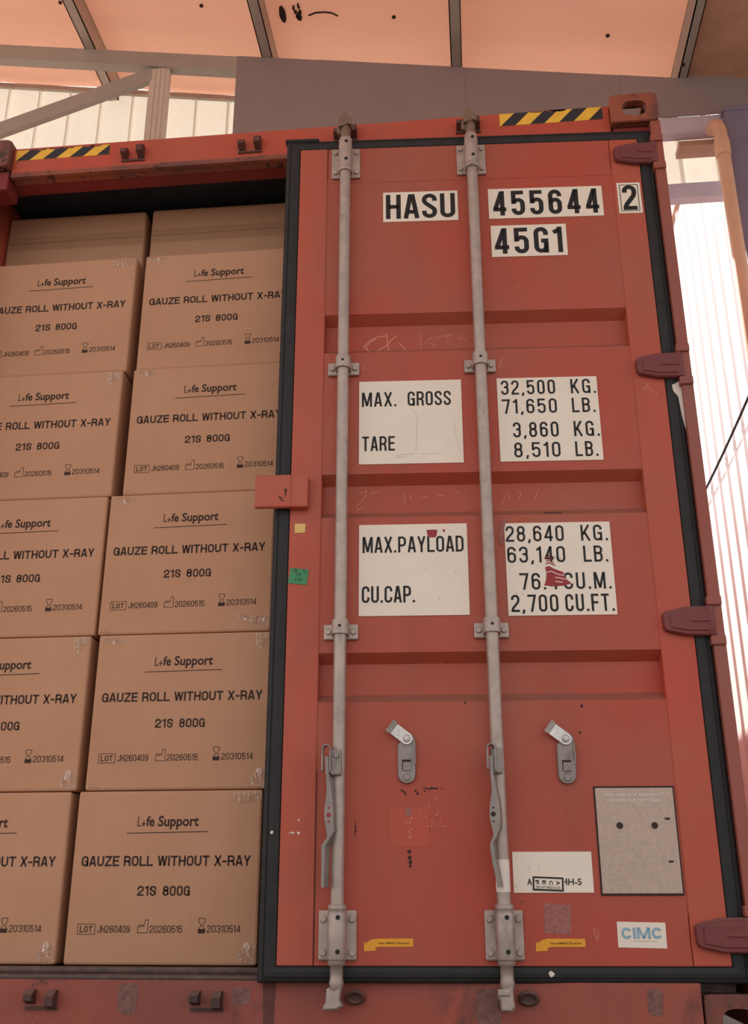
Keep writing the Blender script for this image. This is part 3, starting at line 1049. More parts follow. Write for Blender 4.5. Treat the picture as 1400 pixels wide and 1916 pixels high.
# frame of the leaf: rails sit just under the stiles so their joints show
dp('stile', MB().rbox(-1.182, -1.088, -0.0015, 0.05, 0.176, 2.750, 0.003), 'red_frame')
dp('stile', MB().rbox(-0.129, -0.034, -0.0015, 0.05, 0.176, 2.750, 0.003), 'red_frame')
dp('rail', MB().rbox(-1.0865, -0.1305, 0.0, 0.05, 0.176, 0.327, 0.002), 'red')
dp('rail', MB().rbox(-1.0865, -0.1305, 0.0, 0.05, 2.605, 2.750, 0.002), 'red')

# rubber gasket all round, with a raised lip
gk = MB()
def gasket_side(mb, p, q, inward, w):
    """strip from p to q (x, z); 'inward' is a unit vector towards the leaf"""
    prof = [(0.0, 0.030), (0.0, 0.010), (0.008, 0.002), (0.018, 0.006), (0.024, 0.000), (w * 0.7, -0.002), (w, 0.004), (w, 0.030)]
    return prof
OX0, OX1, OZ0, OZ1 = -1.231, 0.014, 0.136, 2.790
IX0, IX1, IZ0, IZ1 = -1.181, -0.035, 0.177, 2.749
prof = [(0.0, 0.045), (0.0, 0.008), (0.10, 0.001), (0.24, -0.001), (0.30, 0.0015), (0.36, -0.001), (0.62, -0.002), (0.90, 0.000), (1.0, 0.005), (1.0, 0.045)]
corners = lambda u: [(OX0 + (IX0 - OX0) * u, OZ0 + (IZ0 - OZ0) * u), (OX1 + (IX1 - OX1) * u, OZ0 + (IZ0 - OZ0) * u), (OX1 + (IX1 - OX1) * u, OZ1 + (IZ1 - OZ1) * u), (OX0 + (IX0 - OX0) * u, OZ1 + (IZ1 - OZ1) * u)]
vs, fs = [], []
for (u, y) in prof:
    vs += [(x, y, z) for x, z in corners(u)]
for k in range(len(prof)):
    kk = (k + 1) % len(prof)
    for c in range(4):
        cc = (c + 1) % 4
        fs.append((4 * k + c, 4 * k + cc, 4 * kk + cc, 4 * kk + c))
gk.raw(vs, fs)
gk.rbox(-1.236, -1.120, -0.004, 0.03, 2.785, 2.797, 0.004)
dp('gasket', gk, 'rubber', label='black rubber door gasket')
MB().prism([(-0.002, 1.815), (0.008, 1.823), (0.014, 1.80), (0.013, 1.66), (0.006, 1.70), (0.001, 1.77), (-0.012, 1.79), (-0.014, 1.81)], -0.002, 0.003).build('paint_smear', 'white_chip', door, label='pale smear on the gasket below the second hinge')

# hinges
def hinge(zc, k):
    mb = MB()
    poly = [(-0.118, -0.018), (-0.112, -0.027), (-0.100, -0.031), (-0.055, -0.041), (0.020, -0.042), (0.020, 0.042), (-0.055, 0.041), (-0.100, 0.031), (-0.114, 0.026), (-0.119, 0.018)]
    poly = [(x, zc + z) for x, z in poly]
    mb.prism(poly, -0.020, -0.001, 0, 0.004)
    inner = [(-0.100, -0.020), (-0.052, -0.029), (0.016, -0.030), (0.016, 0.030), (-0.052, 0.029), (-0.100, 0.020)]
    mb.prism([(x, zc + z) for x, z in inner], -0.0235, -0.018, 0, 0.002)
    mb.prism([(-0.045, zc - 0.004), (0.012, zc - 0.005), (0.012, zc + 0.005), (-0.045, zc + 0.004)], -0.0265, -0.02, 0, 0.002)
    mb.lathe(0.012, -0.012, [(0.012, zc - 0.042), (0.0135, zc - 0.040), (0.0135, zc + 0.040), (0.012, zc + 0.042)], 14)
    return dp('hinge', mb, 'maroon', label='maroon door hinge')
for k, zc in enumerate((0.249, 1.062, 1.872, 2.680)):
    hinge(zc, k)
    # lugs on the post that hold the pin
    zw = zc * 0.9858 + 0.0049
    for s_ in (-1, 1):
        MB().rbox(2.398, 2.4382, -0.004, 0.075, zw + s_ * 0.056 - 0.013, zw + s_ * 0.056 + 0.013, 0.003).build('hinge_lug', 'red_post', box)

# locking rods
RODS = (-1.025, -0.599)
ROD_Y = -0.035
RODMAT = ('galv', 'galv')
def bolt(mb, x, z, y, r=0.0085):
    mb.disc_y(x, z, y - 0.006, y, r, 12, 0, 0.002)
for i, rx in enumerate(RODS):
    mb = MB()
    mb.lathe(rx, ROD_Y, [(0.0175, 0.30), (0.0175, 2.64)], 24)
    rod = dp('lock_rod', mb, 'galv', label='grey galvanised lock rod')
    if i == 1:
        mb = MB().lathe(rx, ROD_Y, [(0.0182, 0.352), (0.0182, 0.430)], 24, 0, False)
        dp('rod_wrap', mb, 'white_chip', label='white tape wrapped round the rod')
    # top cam and housing
    mb = MB()
    mb.lathe(rx, ROD_Y, [(0.0165, 2.74), (0.0165, 2.775), (0.0175, 2.785), (0.0165, 2.80), (0.014, 2.815)], 16)
    mb.prism([(rx - 0.021, 2.802), (rx - 0.025, 2.826), (rx - 0.018, 2.838), (rx - 0.012, 2.856), (rx - 0.005, 2.869), (rx + 0.004, 2.864), (rx + 0.010, 2.848), (rx + 0.021, 2.836), (rx + 0.019, 2.808), (rx + 0.010, 2.814), (rx - 0.006, 2.806)], ROD_Y - 0.018, ROD_Y + 0.016)
    mb.prism([(rx - 0.012, 2.836), (rx - 0.008, 2.872), (rx + 0.002, 2.876), (rx + 0.009, 2.860), (rx + 0.010, 2.838)], ROD_Y - 0.002, ROD_Y + 0.018, 0, 0.003)
    mb.prism([(rx - 0.030, 2.785), (rx - 0.016, 2.782), (rx - 0.014, 2.822), (rx - 0.024, 2.828), (rx - 0.030, 2.812)], ROD_Y - 0.004, ROD_Y + 0.020, 0, 0.003)
    dp('cam', mb, 'galv_rust', label='rust stained upper locking cam')
    mb = MB()
    mb.rbox(rx - 0.049, rx + 0.049, -0.010, -0.0005, 2.620, 2.742, 0.004)
    mb.box(rx - 0.0225, rx + 0.0225, ROD_Y, -0.008, 2.632, 2.738)
    mb.lathe(rx, ROD_Y, [(0.0195, 2.620), (0.0235, 2.620), (0.0235, 2.632), (0.0215, 2.636), (0.0225, 2.645), (0.0225, 2.750), (0.0205, 2.760), (0.0175, 2.760)], 24)
    for sx in (-1, 1):
        for z in (2.640, 2.722):
            bolt(mb, rx + sx * 0.036, z, -0.010)
    br = dp('rod_housing', mb, 'galv', label='grey upper lock rod housing')
    mb = MB()
    for z in (2.662, 2.735):
        mb.disc_y(rx + 0.004, z, ROD_Y - 0.0236, ROD_Y - 0.018, 0.0058, 10)
    dps('pin_hole', mb, 'black')
    # guides
    for zc in (1.888, 1.044):
        mb = MB()
        mb.rbox(rx - 0.049, rx + 0.049, -0.010, -0.0005, zc - 0.022, zc + 0.022, 0.003)
        seg = 14
        ring_o, ring_i = [], []
        for k in range(seg + 1):
            a = math.pi + math.pi * k / seg
            ring_o.append((rx + 0.0238 * math.cos(a), ROD_Y + 0.0238 * math.sin(a)))
            ring_i.append((rx + 0.0183 * math.cos(a), ROD_Y + 0.0183 * math.sin(a)))
        ring_o = [(rx - 0.0238, -0.008)] + ring_o + [(rx + 0.0238, -0.008)]
        ring_i = [(rx - 0.0183, -0.008)] + ring_i + [(rx + 0.0183, -0.008)]
        m_ = len(ring_o)
        za, zb = zc - 0.014, zc + 0.027
        vs = [(x, y, za) for x, y in ring_o] + [(x, y, zb) for x, y in ring_o] + [(x, y, za) for x, y in ring_i] + [(x, y, zb) for x, y in ring_i]
        fs = []
        for k in range(m_ - 1):
            fs += [(k, k + 1, m_ + k + 1, m_ + k), (2 * m_ + k, 3 * m_ + k, 3 * m_ + k + 1, 2 * m_ + k + 1), (k, 2 * m_ + k, 2 * m_ + k + 1, k + 1), (m_ + k, m_ + k + 1, 3 * m_ + k + 1, 3 * m_ + k)]
        mb.raw(vs, fs, 0, False)
        for sx in (-1, 1):
            bolt(mb, rx + sx * 0.0355, zc, -0.010, 0.0088)
        dp('rod_guide', mb, 'galv', label='grey lock rod guide clamp')
        mb = MB().disc_y(rx, zc + 0.007, ROD_Y - 0.0245, ROD_Y - 0.020, 0.0045, 10)
        dps('pin_hole', mb, 'black')
    # lower housing and cam
    mb = MB()
    mb.rbox(rx - 0.050, rx + 0.049, -0.011, -0.0005, 0.189, 0.309, 0.005)
    mb.box(rx - 0.024, rx + 0.024, ROD_Y, -0.009, 0.192, 0.305)
    mb.lathe(rx, ROD_Y, [(0.018, 0.322), (0.0235, 0.322), (0.0235, 0.310), (0.0215, 0.308), (0.0245, 0.300), (0.0245, 0.196), (0.023, 0.190), (0.018, 0.190)][::-1], 24)
    for sx in (-1, 1):
        for z in (0.208, 0.288):
            bolt(mb, rx + sx * 0.0375, z, -0.011, 0.0095)
    dp('rod_housing', mb, 'galv', label='grey lower lock rod housing')
    mb = MB()
    for z in (0.212, 0.292):
        mb.disc_y(rx + 0.004, z, ROD_Y - 0.0256, ROD_Y - 0.020, 0.006, 10)
    dps('pin_hole', mb, 'black')
    mb = MB()
    mb.lathe(rx, ROD_Y, [(0.010, 0.118), (0.016, 0.128), (0.0185, 0.140), (0.0165, 0.150), (0.0165, 0.178), (0.0225, 0.180), (0.0225, 0.191)], 20)
    if i == 0:
        mb.prism([(rx - 0.024, 0.126), (rx - 0.018, 0.130), (rx - 0.004, 0.122), (rx + 0.014, 0.132), (rx + 0.010, 0.100), (rx + 0.018, 0.088), (rx + 0.002, 0.080), (rx - 0.033, 0.078), (rx - 0.031, 0.090), (rx - 0.026, 0.094)], ROD_Y - 0.020, ROD_Y + 0.016, 0, 0.005)
    else:
        mb.prism([(rx - 0.024, 0.126), (rx - 0.004, 0.130), (rx + 0.012, 0.134), (rx + 0.014, 0.100), (rx + 0.016, 0.086), (rx + 0.008, 0.076), (rx - 0.018, 0.078), (rx - 0.020, 0.098), (rx - 0.026, 0.112)], ROD_Y - 0.020, ROD_Y + 0.016, 0, 0.005)
        mb.rbox(rx - 0.026, rx + 0.004, ROD_Y - 0.026, ROD_Y, 0.112, 0.128, 0.004)
    dp('cam', mb, 'galv', label='grey lower locking cam hanging over the sill')

# handles hanging beside the rods
def handle(i, rx, plate, flange, holes, hook):
    mb = MB()
    y0 = ROD_Y - 0.034
    mb.prism(plate, y0, y0 + 0.006)
    # folded-back flange gives the bar its depth
    n = len(flange)
    vs, fs = [], []
    for (x, z) in flange:
        vs += [(x, y0 + 0.001, z), (x + 0.010, y0 + 0.024, z), (x - 0.004, y0 + 0.001, z), (x + 0.006, y0 + 0.026, z)]
    for k in range(n - 1):
        q, p = 4 * k, 4 * k + 4
        fs += [(q, q + 1, p + 1, p), (q + 2, p + 2, p + 3, q + 3), (q + 1, q + 3, p + 3, p + 1)]
    mb.raw(vs, fs)
    dp('door_handle', mb, 'galv_dark', label='bent steel door handle hanging along the %s lock rod' % ('left' if i == 0 else 'right'))
    mb = MB()
    for (x, z, r_) in holes:
        mb.disc_y(x, z, y0 - 0.0008, y0 + 0.004, r_, 12)
    dps('handle_hole', mb, 'chip' if i == 0 else 'scuff')
    mb = MB()
    # hub welded on the rod and the folded hook round the handle's upper end
    hx0, hx1, hz0, hz1 = hook
    mb.rbox(rx - 0.020, rx + 0.010, ROD_Y - 0.030, ROD_Y - 0.010, hz0 - 0.006, hz1 - 0.012, 0.004)
    path = [(hx0, hz0 + 0.006), (hx0, hz1 - 0.012)] + arc((hx0 + hx1) / 2, hz1 - 0.012, (hx1 - hx0) / 2, (hx1 - hx0) / 2, 180, 0, 8) + [(hx1, hz0 + 0.004), (hx1 + 0.010, hz0 - 0.004)]
    P = [Vector(p) for p in path]
    for a, b in zip(P[:-1], P[1:]):
        d = (b - a)
        if d.length < 1e-6:
            continue
        nn = Vector((-d.y, d.x)).normalized() * 0.0022
        e = d.normalized() * 0.001
        mb.prism([(a.x + nn.x - e.x, a.y + nn.y - e.y), (b.x + nn.x + e.x, b.y + nn.y + e.y), (b.x - nn.x + e.x, b.y - nn.y + e.y), (a.x - nn.x - e.x, a.y - nn.y - e.y)], ROD_Y - 0.040, ROD_Y - 0.012)
    if i == 0:
        mb.disc_y(rx - 0.004, hz1 - 0.028, ROD_Y - 0.034, ROD_Y - 0.026, 0.009, 12, 0, 0.002)
    dp('handle_hub', mb, 'galv_dark')
handle(0, RODS[0],
       [(-1.060, 0.690), (-1.049, 0.690), (-1.049, 0.655), (-1.040, 0.597), (-1.0355, 0.555), (-1.033, 0.500), (-1.055, 0.464), (-1.057, 0.363), (-1.064, 0.363), (-1.065, 0.466), (-1.050, 0.486), (-1.058, 0.530), (-1.0585, 0.552), (-1.053, 0.604), (-1.056, 0.640)],
       [(-1.049, 0.690), (-1.049, 0.655), (-1.040, 0.597), (-1.0355, 0.555), (-1.033, 0.500), (-1.055, 0.464), (-1.057, 0.363)],
       [(-1.047, 0.5585, 0.0030), (-1.047, 0.541, 0.0060), (-1.047, 0.524, 0.0030)], (-1.066, -1.045, 0.648, 0.722))
handle(1, RODS[1],
       [(-0.624, 0.690), (-0.613, 0.690), (-0.614, 0.640), (-0.608, 0.600), (-0.6025, 0.570), (-0.601, 0.530), (-0.603, 0.506), (-0.622, 0.470), (-0.618, 0.430), (-0.606, 0.365), (-0.614, 0.362), (-0.626, 0.420), (-0.631, 0.466), (-0.620, 0.490), (-0.628, 0.530), (-0.628, 0.555), (-0.620, 0.600), (-0.622, 0.640)],
       [(-0.613, 0.690), (-0.614, 0.640), (-0.608, 0.600), (-0.6025, 0.570), (-0.601, 0.530), (-0.603, 0.506), (-0.622, 0.470), (-0.618, 0.430), (-0.606, 0.365)],
       [(-0.618, 0.557, 0.0026), (-0.619, 0.541, 0.0065), (-0.619, 0.523, 0.0026)], (-0.628, -0.608, 0.650, 0.722))

# handle catches
for cx, cz in ((-0.843, 0.688), (-0.413, 0.684)):
    mb = MB()
    poly = arc(cx, cz - 0.038, 0.024, 0.024, 180, 360, 12) + [(cx + 0.0245, cz + 0.045)] + arc(cx + 0.006, cz + 0.052, 0.018, 0.018, 0, 90, 5) + [(cx - 0.0235, cz + 0.040)]
    mb.prism(poly, -0.009, -0.0005, 0, 0.002)
    mb.box(cx + 0.021, cx + 0.0245, -0.014, -0.004, cz - 0.012, cz + 0.045)
    mb.disc_y(cx, cz - 0.046, -0.013, -0.008, 0.010, 14, 0, 0.002)
    dp('catch_plate', mb, 'galv_dark', label='steel handle catch plate with a rounded foot')
    mb = MB()
    mb.box(cx - 0.012, cx + 0.012, -0.0096, -0.004, cz - 0.028, cz + 0.0)
    dp('catch_slot', mb, 'scuff')
    mb = MB()
    mb.rbox(cx - 0.010, cx + 0.012, -0.0125, -0.008, cz - 0.030, cz - 0.006, 0.002)
    dp('catch_tongue', mb, 'galv_dark')
    # swinging keeper with a curled end
    mb = MB()
    px, pz = cx + 0.001, cz + 0.056
    d = Vector((-0.044, 0.034)).normalized()
    nn = Vector((-d.y, d.x))
    base = arc(0, 0, 0.0165, 0.0165, -110, 110, 9)[::-1]
    pl = []
    for a_ in range(-6, 7):
        an = math.radians(180 + a_ * 15)
        pl.append((px + d.x * 0.0165 * math.cos(an) + nn.x * 0.0165 * math.sin(an), pz + d.y * 0.0165 * math.cos(an) + nn.y * 0.0165 * math.sin(an)))
    tip = Vector((px, pz)) + d * 0.044
    pl += [tuple(tip - nn * 0.0165), tuple(tip + nn * 0.0165)]
    mb.prism(pl, -0.015, -0.010, 0, 0.0012)
    tip2 = tip + d * 0.012
    q = [tip + nn * 0.0165, tip2 + nn * 0.019, tip2 - nn * 0.019, tip - nn * 0.0165]
    yy = [-0.015, -0.022, -0.022, -0.015]
    mb.raw([(p.x, y, p.y) for p, y in zip(q, yy)] + [(p.x + d.x * 0.003, y + 0.004, p.y + d.y * 0.003) for p, y in zip(q, yy)],
           [(0, 1, 2, 3), (7, 6, 5, 4), (0, 4, 5, 1), (1, 5, 6, 2), (2, 6, 7, 3)])
    mb.disc_y(px, pz, -0.020, -0.014, 0.0105, 14, 0, 0.003)
    mb.disc_y(px, pz, -0.023, -0.019, 0.005, 10, 0, 0.001)
    dp('catch_lever', mb, 'steel_bright', label='swivelling catch lever with a curled end')

# overlap plate reaching over the other door's edge
mb = MB()
mb.rbox(-1.285, -1.176, -0.034, -0.016, 1.418, 1.523, 0.005)
mb.rbox(-1.182, -1.126, -0.030, -0.001, 1.420, 1.521, 0.004)
dp('overlap_plate', mb, 'red_frame', label='red steel overlap plate on the door edge')
mb = MB()
mb.flat([(-1.196, 1.476), (-1.188, 1.476), (-1.190, 1.462), (-1.193, 1.448)], -0.0345)
mb.flat([(-1.214, 1.454), (-1.205, 1.450), (-1.200, 1.444), (-1.210, 1.446)], -0.0345)
mb.flat([(-1.207, 1.442), (-1.198, 1.441), (-1.196, 1.437), (-1.205, 1.438)], -0.0345)
dps('scratch', mb, 'scuff')

# ------------------------------------------------------------------ placards
PY = -0.0012          # panel stickers
def placard(name, x0, x1, z0, z1, rows, label, y=PY, extra=None, mats=('white', 'black'), t=0.13, Wd=0.48, gap=0.13):
    mb = MB()
    mb.box(x0, x1, y, 0.0016, z0, z1, 0)
    w_, h_ = x1 - x0, z1 - z0
    for (s_, a, b, c, d) in rows:      # fractions: left, right, top, bottom
        letters(mb, s_, x0 + a * w_, x0 + b * w_, z1 - d * h_, z1 - c * h_, y - 0.0004, 1, t, Wd, gap)
    if extra:
        extra(mb, x0, x1, z0, z1, y)
    return dp(name, mb, list(mats), label=label)
placard('code_placard', -0.899, -0.649, 2.442, 2.5605, [('HASU', 0.035, 0.965, 0.085, 0.905)], 'white placard with four capital letters', t=0.155, gap=0.085)
placard('code_placard', -0.547, -0.169, 2.4425, 2.5615, [('455644', 0.04, 0.965, 0.085, 0.905)], 'white placard reading 455644', t=0.155, gap=0.20)
def frame2(mb, x0, x1, z0, z1, y):
    i = 0.009
    mb.ribbon([(x0 + i, z0 + i), (x1 - i, z0 + i), (x1 - i, z1 - i), (x0 + i, z1 - i)], 0.0022, y - 0.0004, 1, True)
placard('code_placard', -0.119, -0.042, 2.4475, 2.569, [('2', 0.21, 0.80, 0.085, 0.90)], 'framed white placard reading 2', y=-0.0028, extra=frame2, t=0.155)
placard('code_placard', -0.544, -0.2975, 2.2925, 2.414, [('45G1', 0.045, 0.94, 0.09, 0.91)], 'white placard reading 45G1', t=0.155, gap=0.18)
def worn_marks(seed, n):
    def f(mb, x0, x1, z0, z1, y):
        rnd = random.Random(seed)
        for _ in range(n):
            x, z = rnd.uniform(x0 + 0.02, x1 - 0.02), rnd.uniform(z0 + 0.02, z1 - 0.1)
            l = rnd.uniform(0.002, 0.008)
            mb.ribbon([(x, z), (x + rnd.uniform(-0.002, 0.002), z + l)], 0.0008, y - 0.0003, 2)
    return f
def maxg_extra(mb, x0, x1, z0, z1, y):
    mb.ribbon([(-0.815, 1.752), (-0.802, 1.732), (-0.797, 1.715), (-0.800, 1.66), (-0.803, 1.606)], 0.0011, y - 0.0003, 2)
    mb.ribbon([(-0.865, 1.590), (-0.84, 1.596), (-0.81, 1.595)], 0.0014, y - 0.0003, 2)
    mb.ribbon([(-0.862, 1.584), (-0.835, 1.588)], 0.0018, y - 0.0003, 2)
    mb.ribbon([(-0.79, 1.595), (-0.75, 1.596), (-0.725, 1.595)], 0.0010, y - 0.0003, 2)
    mb.ribbon([(-0.687, 1.70), (-0.680, 1.65), (-0.672, 1.605)], 0.0009, y - 0.0003, 2)
    worn_marks(3, 8)(mb, x0, x1, z0, z1, y)
MT['faint'] = plain('faint grey scuff', (196, 176, 160), 0.8, 0, 0.1, 40)
placard('weight_placard', -0.9765, -0.6595, 1.5645, 1.8455, [('MAX.', 0.027, 0.365, 0.137, 0.312), ('GROSS', 0.475, 0.895, 0.135, 0.310), ('TARE', 0.03, 0.345, 0.672, 0.845)], 'white placard reading MAX. GROSS and TARE', extra=maxg_extra, mats=('white', 'black', 'faint'))
placard('weight_placard', -0.549, -0.2415, 1.5645, 1.8465,
        [('32,500', 0.04, 0.58, 0.03, 0.205), ('KG.', 0.735, 0.985, 0.03, 0.205), ('71,650', 0.04, 0.585, 0.26, 0.435), ('LB.', 0.735, 0.965, 0.26, 0.435),
         ('3,860', 0.137, 0.585, 0.54, 0.72), ('KG.', 0.735, 0.985, 0.54, 0.72), ('8,510', 0.137, 0.59, 0.78, 0.955), ('LB.', 0.735, 0.955, 0.78, 0.955)],
        'white placard reading 32,500 KG 71,650 LB 3,860 KG 8,510 LB', gap=0.19)
def torn_small(mb, x0, x1, z0, z1, y):
    z = z1 - 0.013
    mb.flat([(-0.776, z - 0.006), (-0.750, z - 0.005), (-0.752, z - 0.014), (-0.755, z - 0.030), (-0.772, z - 0.028)], y - 0.0008, 2)
    mb.flat([(-0.750, z - 0.006), (-0.744, z - 0.006), (-0.748, z - 0.028), (-0.757, z - 0.029)], y - 0.0009, 2)
    mb.flat([(-0.730, z - 0.005), (-0.722, z - 0.005), (-0.722, z - 0.014), (-0.727, z - 0.012)], y - 0.0008, 2)
    worn_marks(5, 9)(mb, x0, x1, z0, z1, y)
placard('weight_placard', -0.975, -0.6575, 1.0915, 1.369, [('MAX.PAYLOAD', 0.033, 0.965, 0.137, 0.315), ('CU.CAP.', 0.028, 0.51, 0.68, 0.86)], 'white placard reading MAX.PAYLOAD and CU.CAP.', extra=torn_small, mats=('white', 'black', 'chip'), gap=0.11)
def torn_big(mb, x0, x1, z0, z1, y):
    w_, h_ = x1 - x0, z1 - z0
    def P(pts):
        return [(x0 + a * w_, z1 - b * h_) for a, b in pts]
    blob = [(0.365, 0.49), (0.40, 0.475), (0.45, 0.51), (0.53, 0.545), (0.535, 0.57), (0.545, 0.60), (0.565, 0.635), (0.60, 0.665), (0.575, 0.675), (0.53, 0.690), (0.44, 0.695), (0.345, 0.685), (0.365, 0.63), (0.372, 0.56)]
    mb.flat(P(blob), y - 0.0008, 2)
    for pts in ([(0.372, 0.545), (0.42, 0.535), (0.47, 0.565), (0.54, 0.585)], [(0.45, 0.60), (0.50, 0.61), (0.55, 0.625)], [(0.45, 0.645), (0.52, 0.655)]):
        mb.ribbon(P(pts), 0.0022, y - 0.0012, 0)
    for pts in ([(0.37, 0.455), (0.40, 0.44), (0.46, 0.475)], [(0.375, 0.425), (0.41, 0.415), (0.45, 0.45)], [(0.365, 0.40), (0.40, 0.37), (0.43, 0.405)]):
        mb.ribbon(P(pts), 0.0030, y - 0.0008, 2)
    for pts in ([(0.38, 0.36), (0.44, 0.375), (0.52, 0.40)], [(0.40, 0.33), (0.43, 0.36), (0.45, 0.42)], [(0.37, 0.38), (0.42, 0.35)]):
        mb.ribbon(P(pts), 0.0012, y - 0.0009, 1)
    worn_marks(8, 6)(mb, x0, x1, z0, z1, y)
placard('weight_placard', -0.548, -0.241, 1.087, 1.367,
        [('28,640', 0.01, 0.56, 0.033, 0.207), ('KG.', 0.72, 0.975, 0.033, 0.207), ('63,140', 0.015, 0.56, 0.262, 0.438), ('LB.', 0.73, 0.96, 0.262, 0.438),
         ('76.4', 0.118, 0.475, 0.55, 0.728), ('CU.M.', 0.53, 0.97, 0.55, 0.728), ('2,700', 0.03, 0.465, 0.78, 0.962), ('CU.FT.', 0.53, 0.98, 0.78, 0.962)],
        'torn white placard reading 28,640 KG 63,140 LB CU.M. 2,700 CU.FT.', extra=torn_big, mats=('white', 'black', 'chip'), gap=0.16)
dp('adhesive_strip', MB().prism([(-0.561, 1.300), (-0.566, 1.33), (-0.556, 1.365), (-0.548, 1.384), (-0.541, 1.380), (-0.548, 1.35), (-0.556, 1.298)], -0.0014, 0.0012), 'residue', label='grey smear of old glue beside the torn placard')

# inspection placard with the small rotated tag
def acep_extra(mb, x0, x1, z0, z1, y):
    cx, cz, ang = -0.4805, 0.3715, math.radians(-2.4)
    def P(pts):
        return [(cx + px * math.cos(ang) - pz * math.sin(ang), cz + px * math.sin(ang) + pz * math.cos(ang)) for px, pz in pts]
    mb.flat(P([(-0.0405, -0.0175), (0.0405, -0.0175), (0.0405, 0.0175), (-0.0405, 0.0175)]), y - 0.0010, 0)
    mb.ribbon(P([(-0.0375, -0.0150), (0.0375, -0.0150), (0.0375, 0.0150), (-0.0375, 0.0150)]), 0.0042, y - 0.0014, 1, True)
    for k, ch in enumerate('ACEP'):
        px = 0.0255 - k * 0.0180
        c = P([(px, 0.0030)])[0]
        words(mb, ch, c[0] - 0.0052, c[0] + 0.0052, c[1] - 0.0048, c[1] + 0.0048, y - 0.0014, 1, 0.03, 0, 1, math.radians(-92.4))
    c = P([(0.0, -0.0085)])[0]
    words(mb, 'DK-AT 842512-25', c[0] - 0.031, c[0] + 0.031, c[1] - 0.0032, c[1] + 0.0032, y - 0.0014, 3, 0.012, 0, 1, ang)
    words(mb, 'A', -0.5345, -0.5215, 0.3685, 0.3845, y - 0.0004, 1, 0.02)
    words(mb, 'HH-5', -0.446, -0.394, 0.3685, 0.3845, y - 0.0004, 1, 0.02)
    for (a, b, c_, d) in ((-0.531, 0.403, -0.520, 0.425), (-0.528, 0.412, -0.524, 0.402), (-0.501, 0.402, -0.5005, 0.424), (-0.413, 0.418, -0.410, 0.424), (-0.503, 0.446, -0.500, 0.451)):
        mb.ribbon([(a, b), (c_, d)], 0.0007, y - 0.0003, 2)
    mb.disc_y(-0.563, 0.366, y - 0.0003, y, 0.0022, 8, 2)
placard('inspection_placard', -0.5695, -0.364, 0.350, 0.4505, [], 'cream placard with a small black framed tag', extra=acep_extra, mats=('white', 'black', 'faint', 'scuff'))

# customs approval plate
mb = MB()
mb.box(-0.346, -0.134, -0.0012, 0.0016, 0.343, 0.616, 1)
mb.rbox(-0.3425, -0.138, -0.005, -0.001, 0.3475, 0.611, 0.0015)
words(mb, 'APPROVED FOR TRANSPORT', -0.322, -0.160, 0.590, 0.597, -0.0056, 2, 0.015)
words(mb, 'UNDER CUSTOMS SEAL', -0.306, -0.170, 0.575, 0.583, -0.0056, 2, 0.015)
for a_, b_ in ((-0.285, 0.491), (-0.280, 0.493), (-0.276, 0.490), (-0.284, 0.459), (-0.276, 0.461), (-0.262, 0.459), (-0.252, 0.460), (-0.226, 0.460), (-0.214, 0.461), (-0.203, 0.459), (-0.190, 0.460)):
    mb.ribbon([(a_, b_ - 0.002), (a_ + 0.002, b_ + 0.002), (a_ + 0.004, b_ - 0.001)], 0.0009, -0.0056, 2)
for xx, zz in ((-0.285, 0.515), (-0.194, 0.515)):
    mb.disc_y(xx, zz, -0.0056, -0.002, 0.0088, 14, 1)
mb.box(-0.166, -0.153, -0.0055, -0.004, 0.529, 0.5345, 1)
mb.box(-0.167, -0.154, -0.0055, -0.004, 0.423, 0.4275, 1)
dp('approval_plate', mb, ['plate_metal' if 'plate_metal' in MT else 'maker', 'scuff', 'white_chip'], label='weathered aluminium customs approval plate with two bolt holes')

# maker sticker
mb = MB()
mb.prism([(-0.313, 0.2205), (-0.191, 0.218), (-0.190, 0.2785), (-0.312, 0.281)], PY, 0.0012)
letters(mb, 'CIMC', -0.303, -0.200, 0.240, 0.267, PY - 0.0004, 1, 0.25, 0.95, 0.09)
mb.ribbon([(-0.272, 0.2350), (-0.214, 0.2345)], 0.0016, PY - 0.0004, 2)
dp('maker_sticker', mb, ['white', 'logo_blue', 'faint'], label='cream sticker with faded blue lettering')
# glue patch, arrows, papers
dp('adhesive_patch', MB().prism([(-0.497, 0.2545), (-0.430, 0.2495), (-0.424, 0.320), (-0.493, 0.325)], -0.0007, 0.0012), 'residue', label='pale square of old glue')
for tx in (-0.395, -0.832):
    mb = MB()
    def A(pts):
        return [(tx + a, b) for a, b in pts]
    mb.prism(A([(0, 0.2405), (0, 0.2215), (-0.088, 0.2215), (-0.098, 0.2175), (-0.094, 0.2125), (-0.126, 0.2105), (-0.1255, 0.2335), (-0.121, 0.2300), (-0.108, 0.2380), (-0.095, 0.2405)]), PY, 0.0012)
    words(mb, 'Fasten HAMBURG S\u00dcD seal here', tx - 0.088, tx - 0.010, 0.2275, 0.2335, PY - 0.0004, 1, 0.01)
    dp('arrow_sticker', mb, ['orange', 'scuff'], label='orange arrow sticker pointing down left')
mb = MB().prism([(-1.166, 1.347), (-1.135, 1.348), (-1.134, 1.376), (-1.166, 1.377)], -0.0030, -0.0010)
dp('paper_note', mb, 'paper_yellow', label='small blank yellow paper note')
mb = MB().prism([(-1.182, 1.193), (-1.128, 1.187), (-1.121, 1.233), (-1.174, 1.239)], -0.0034, -0.0012)
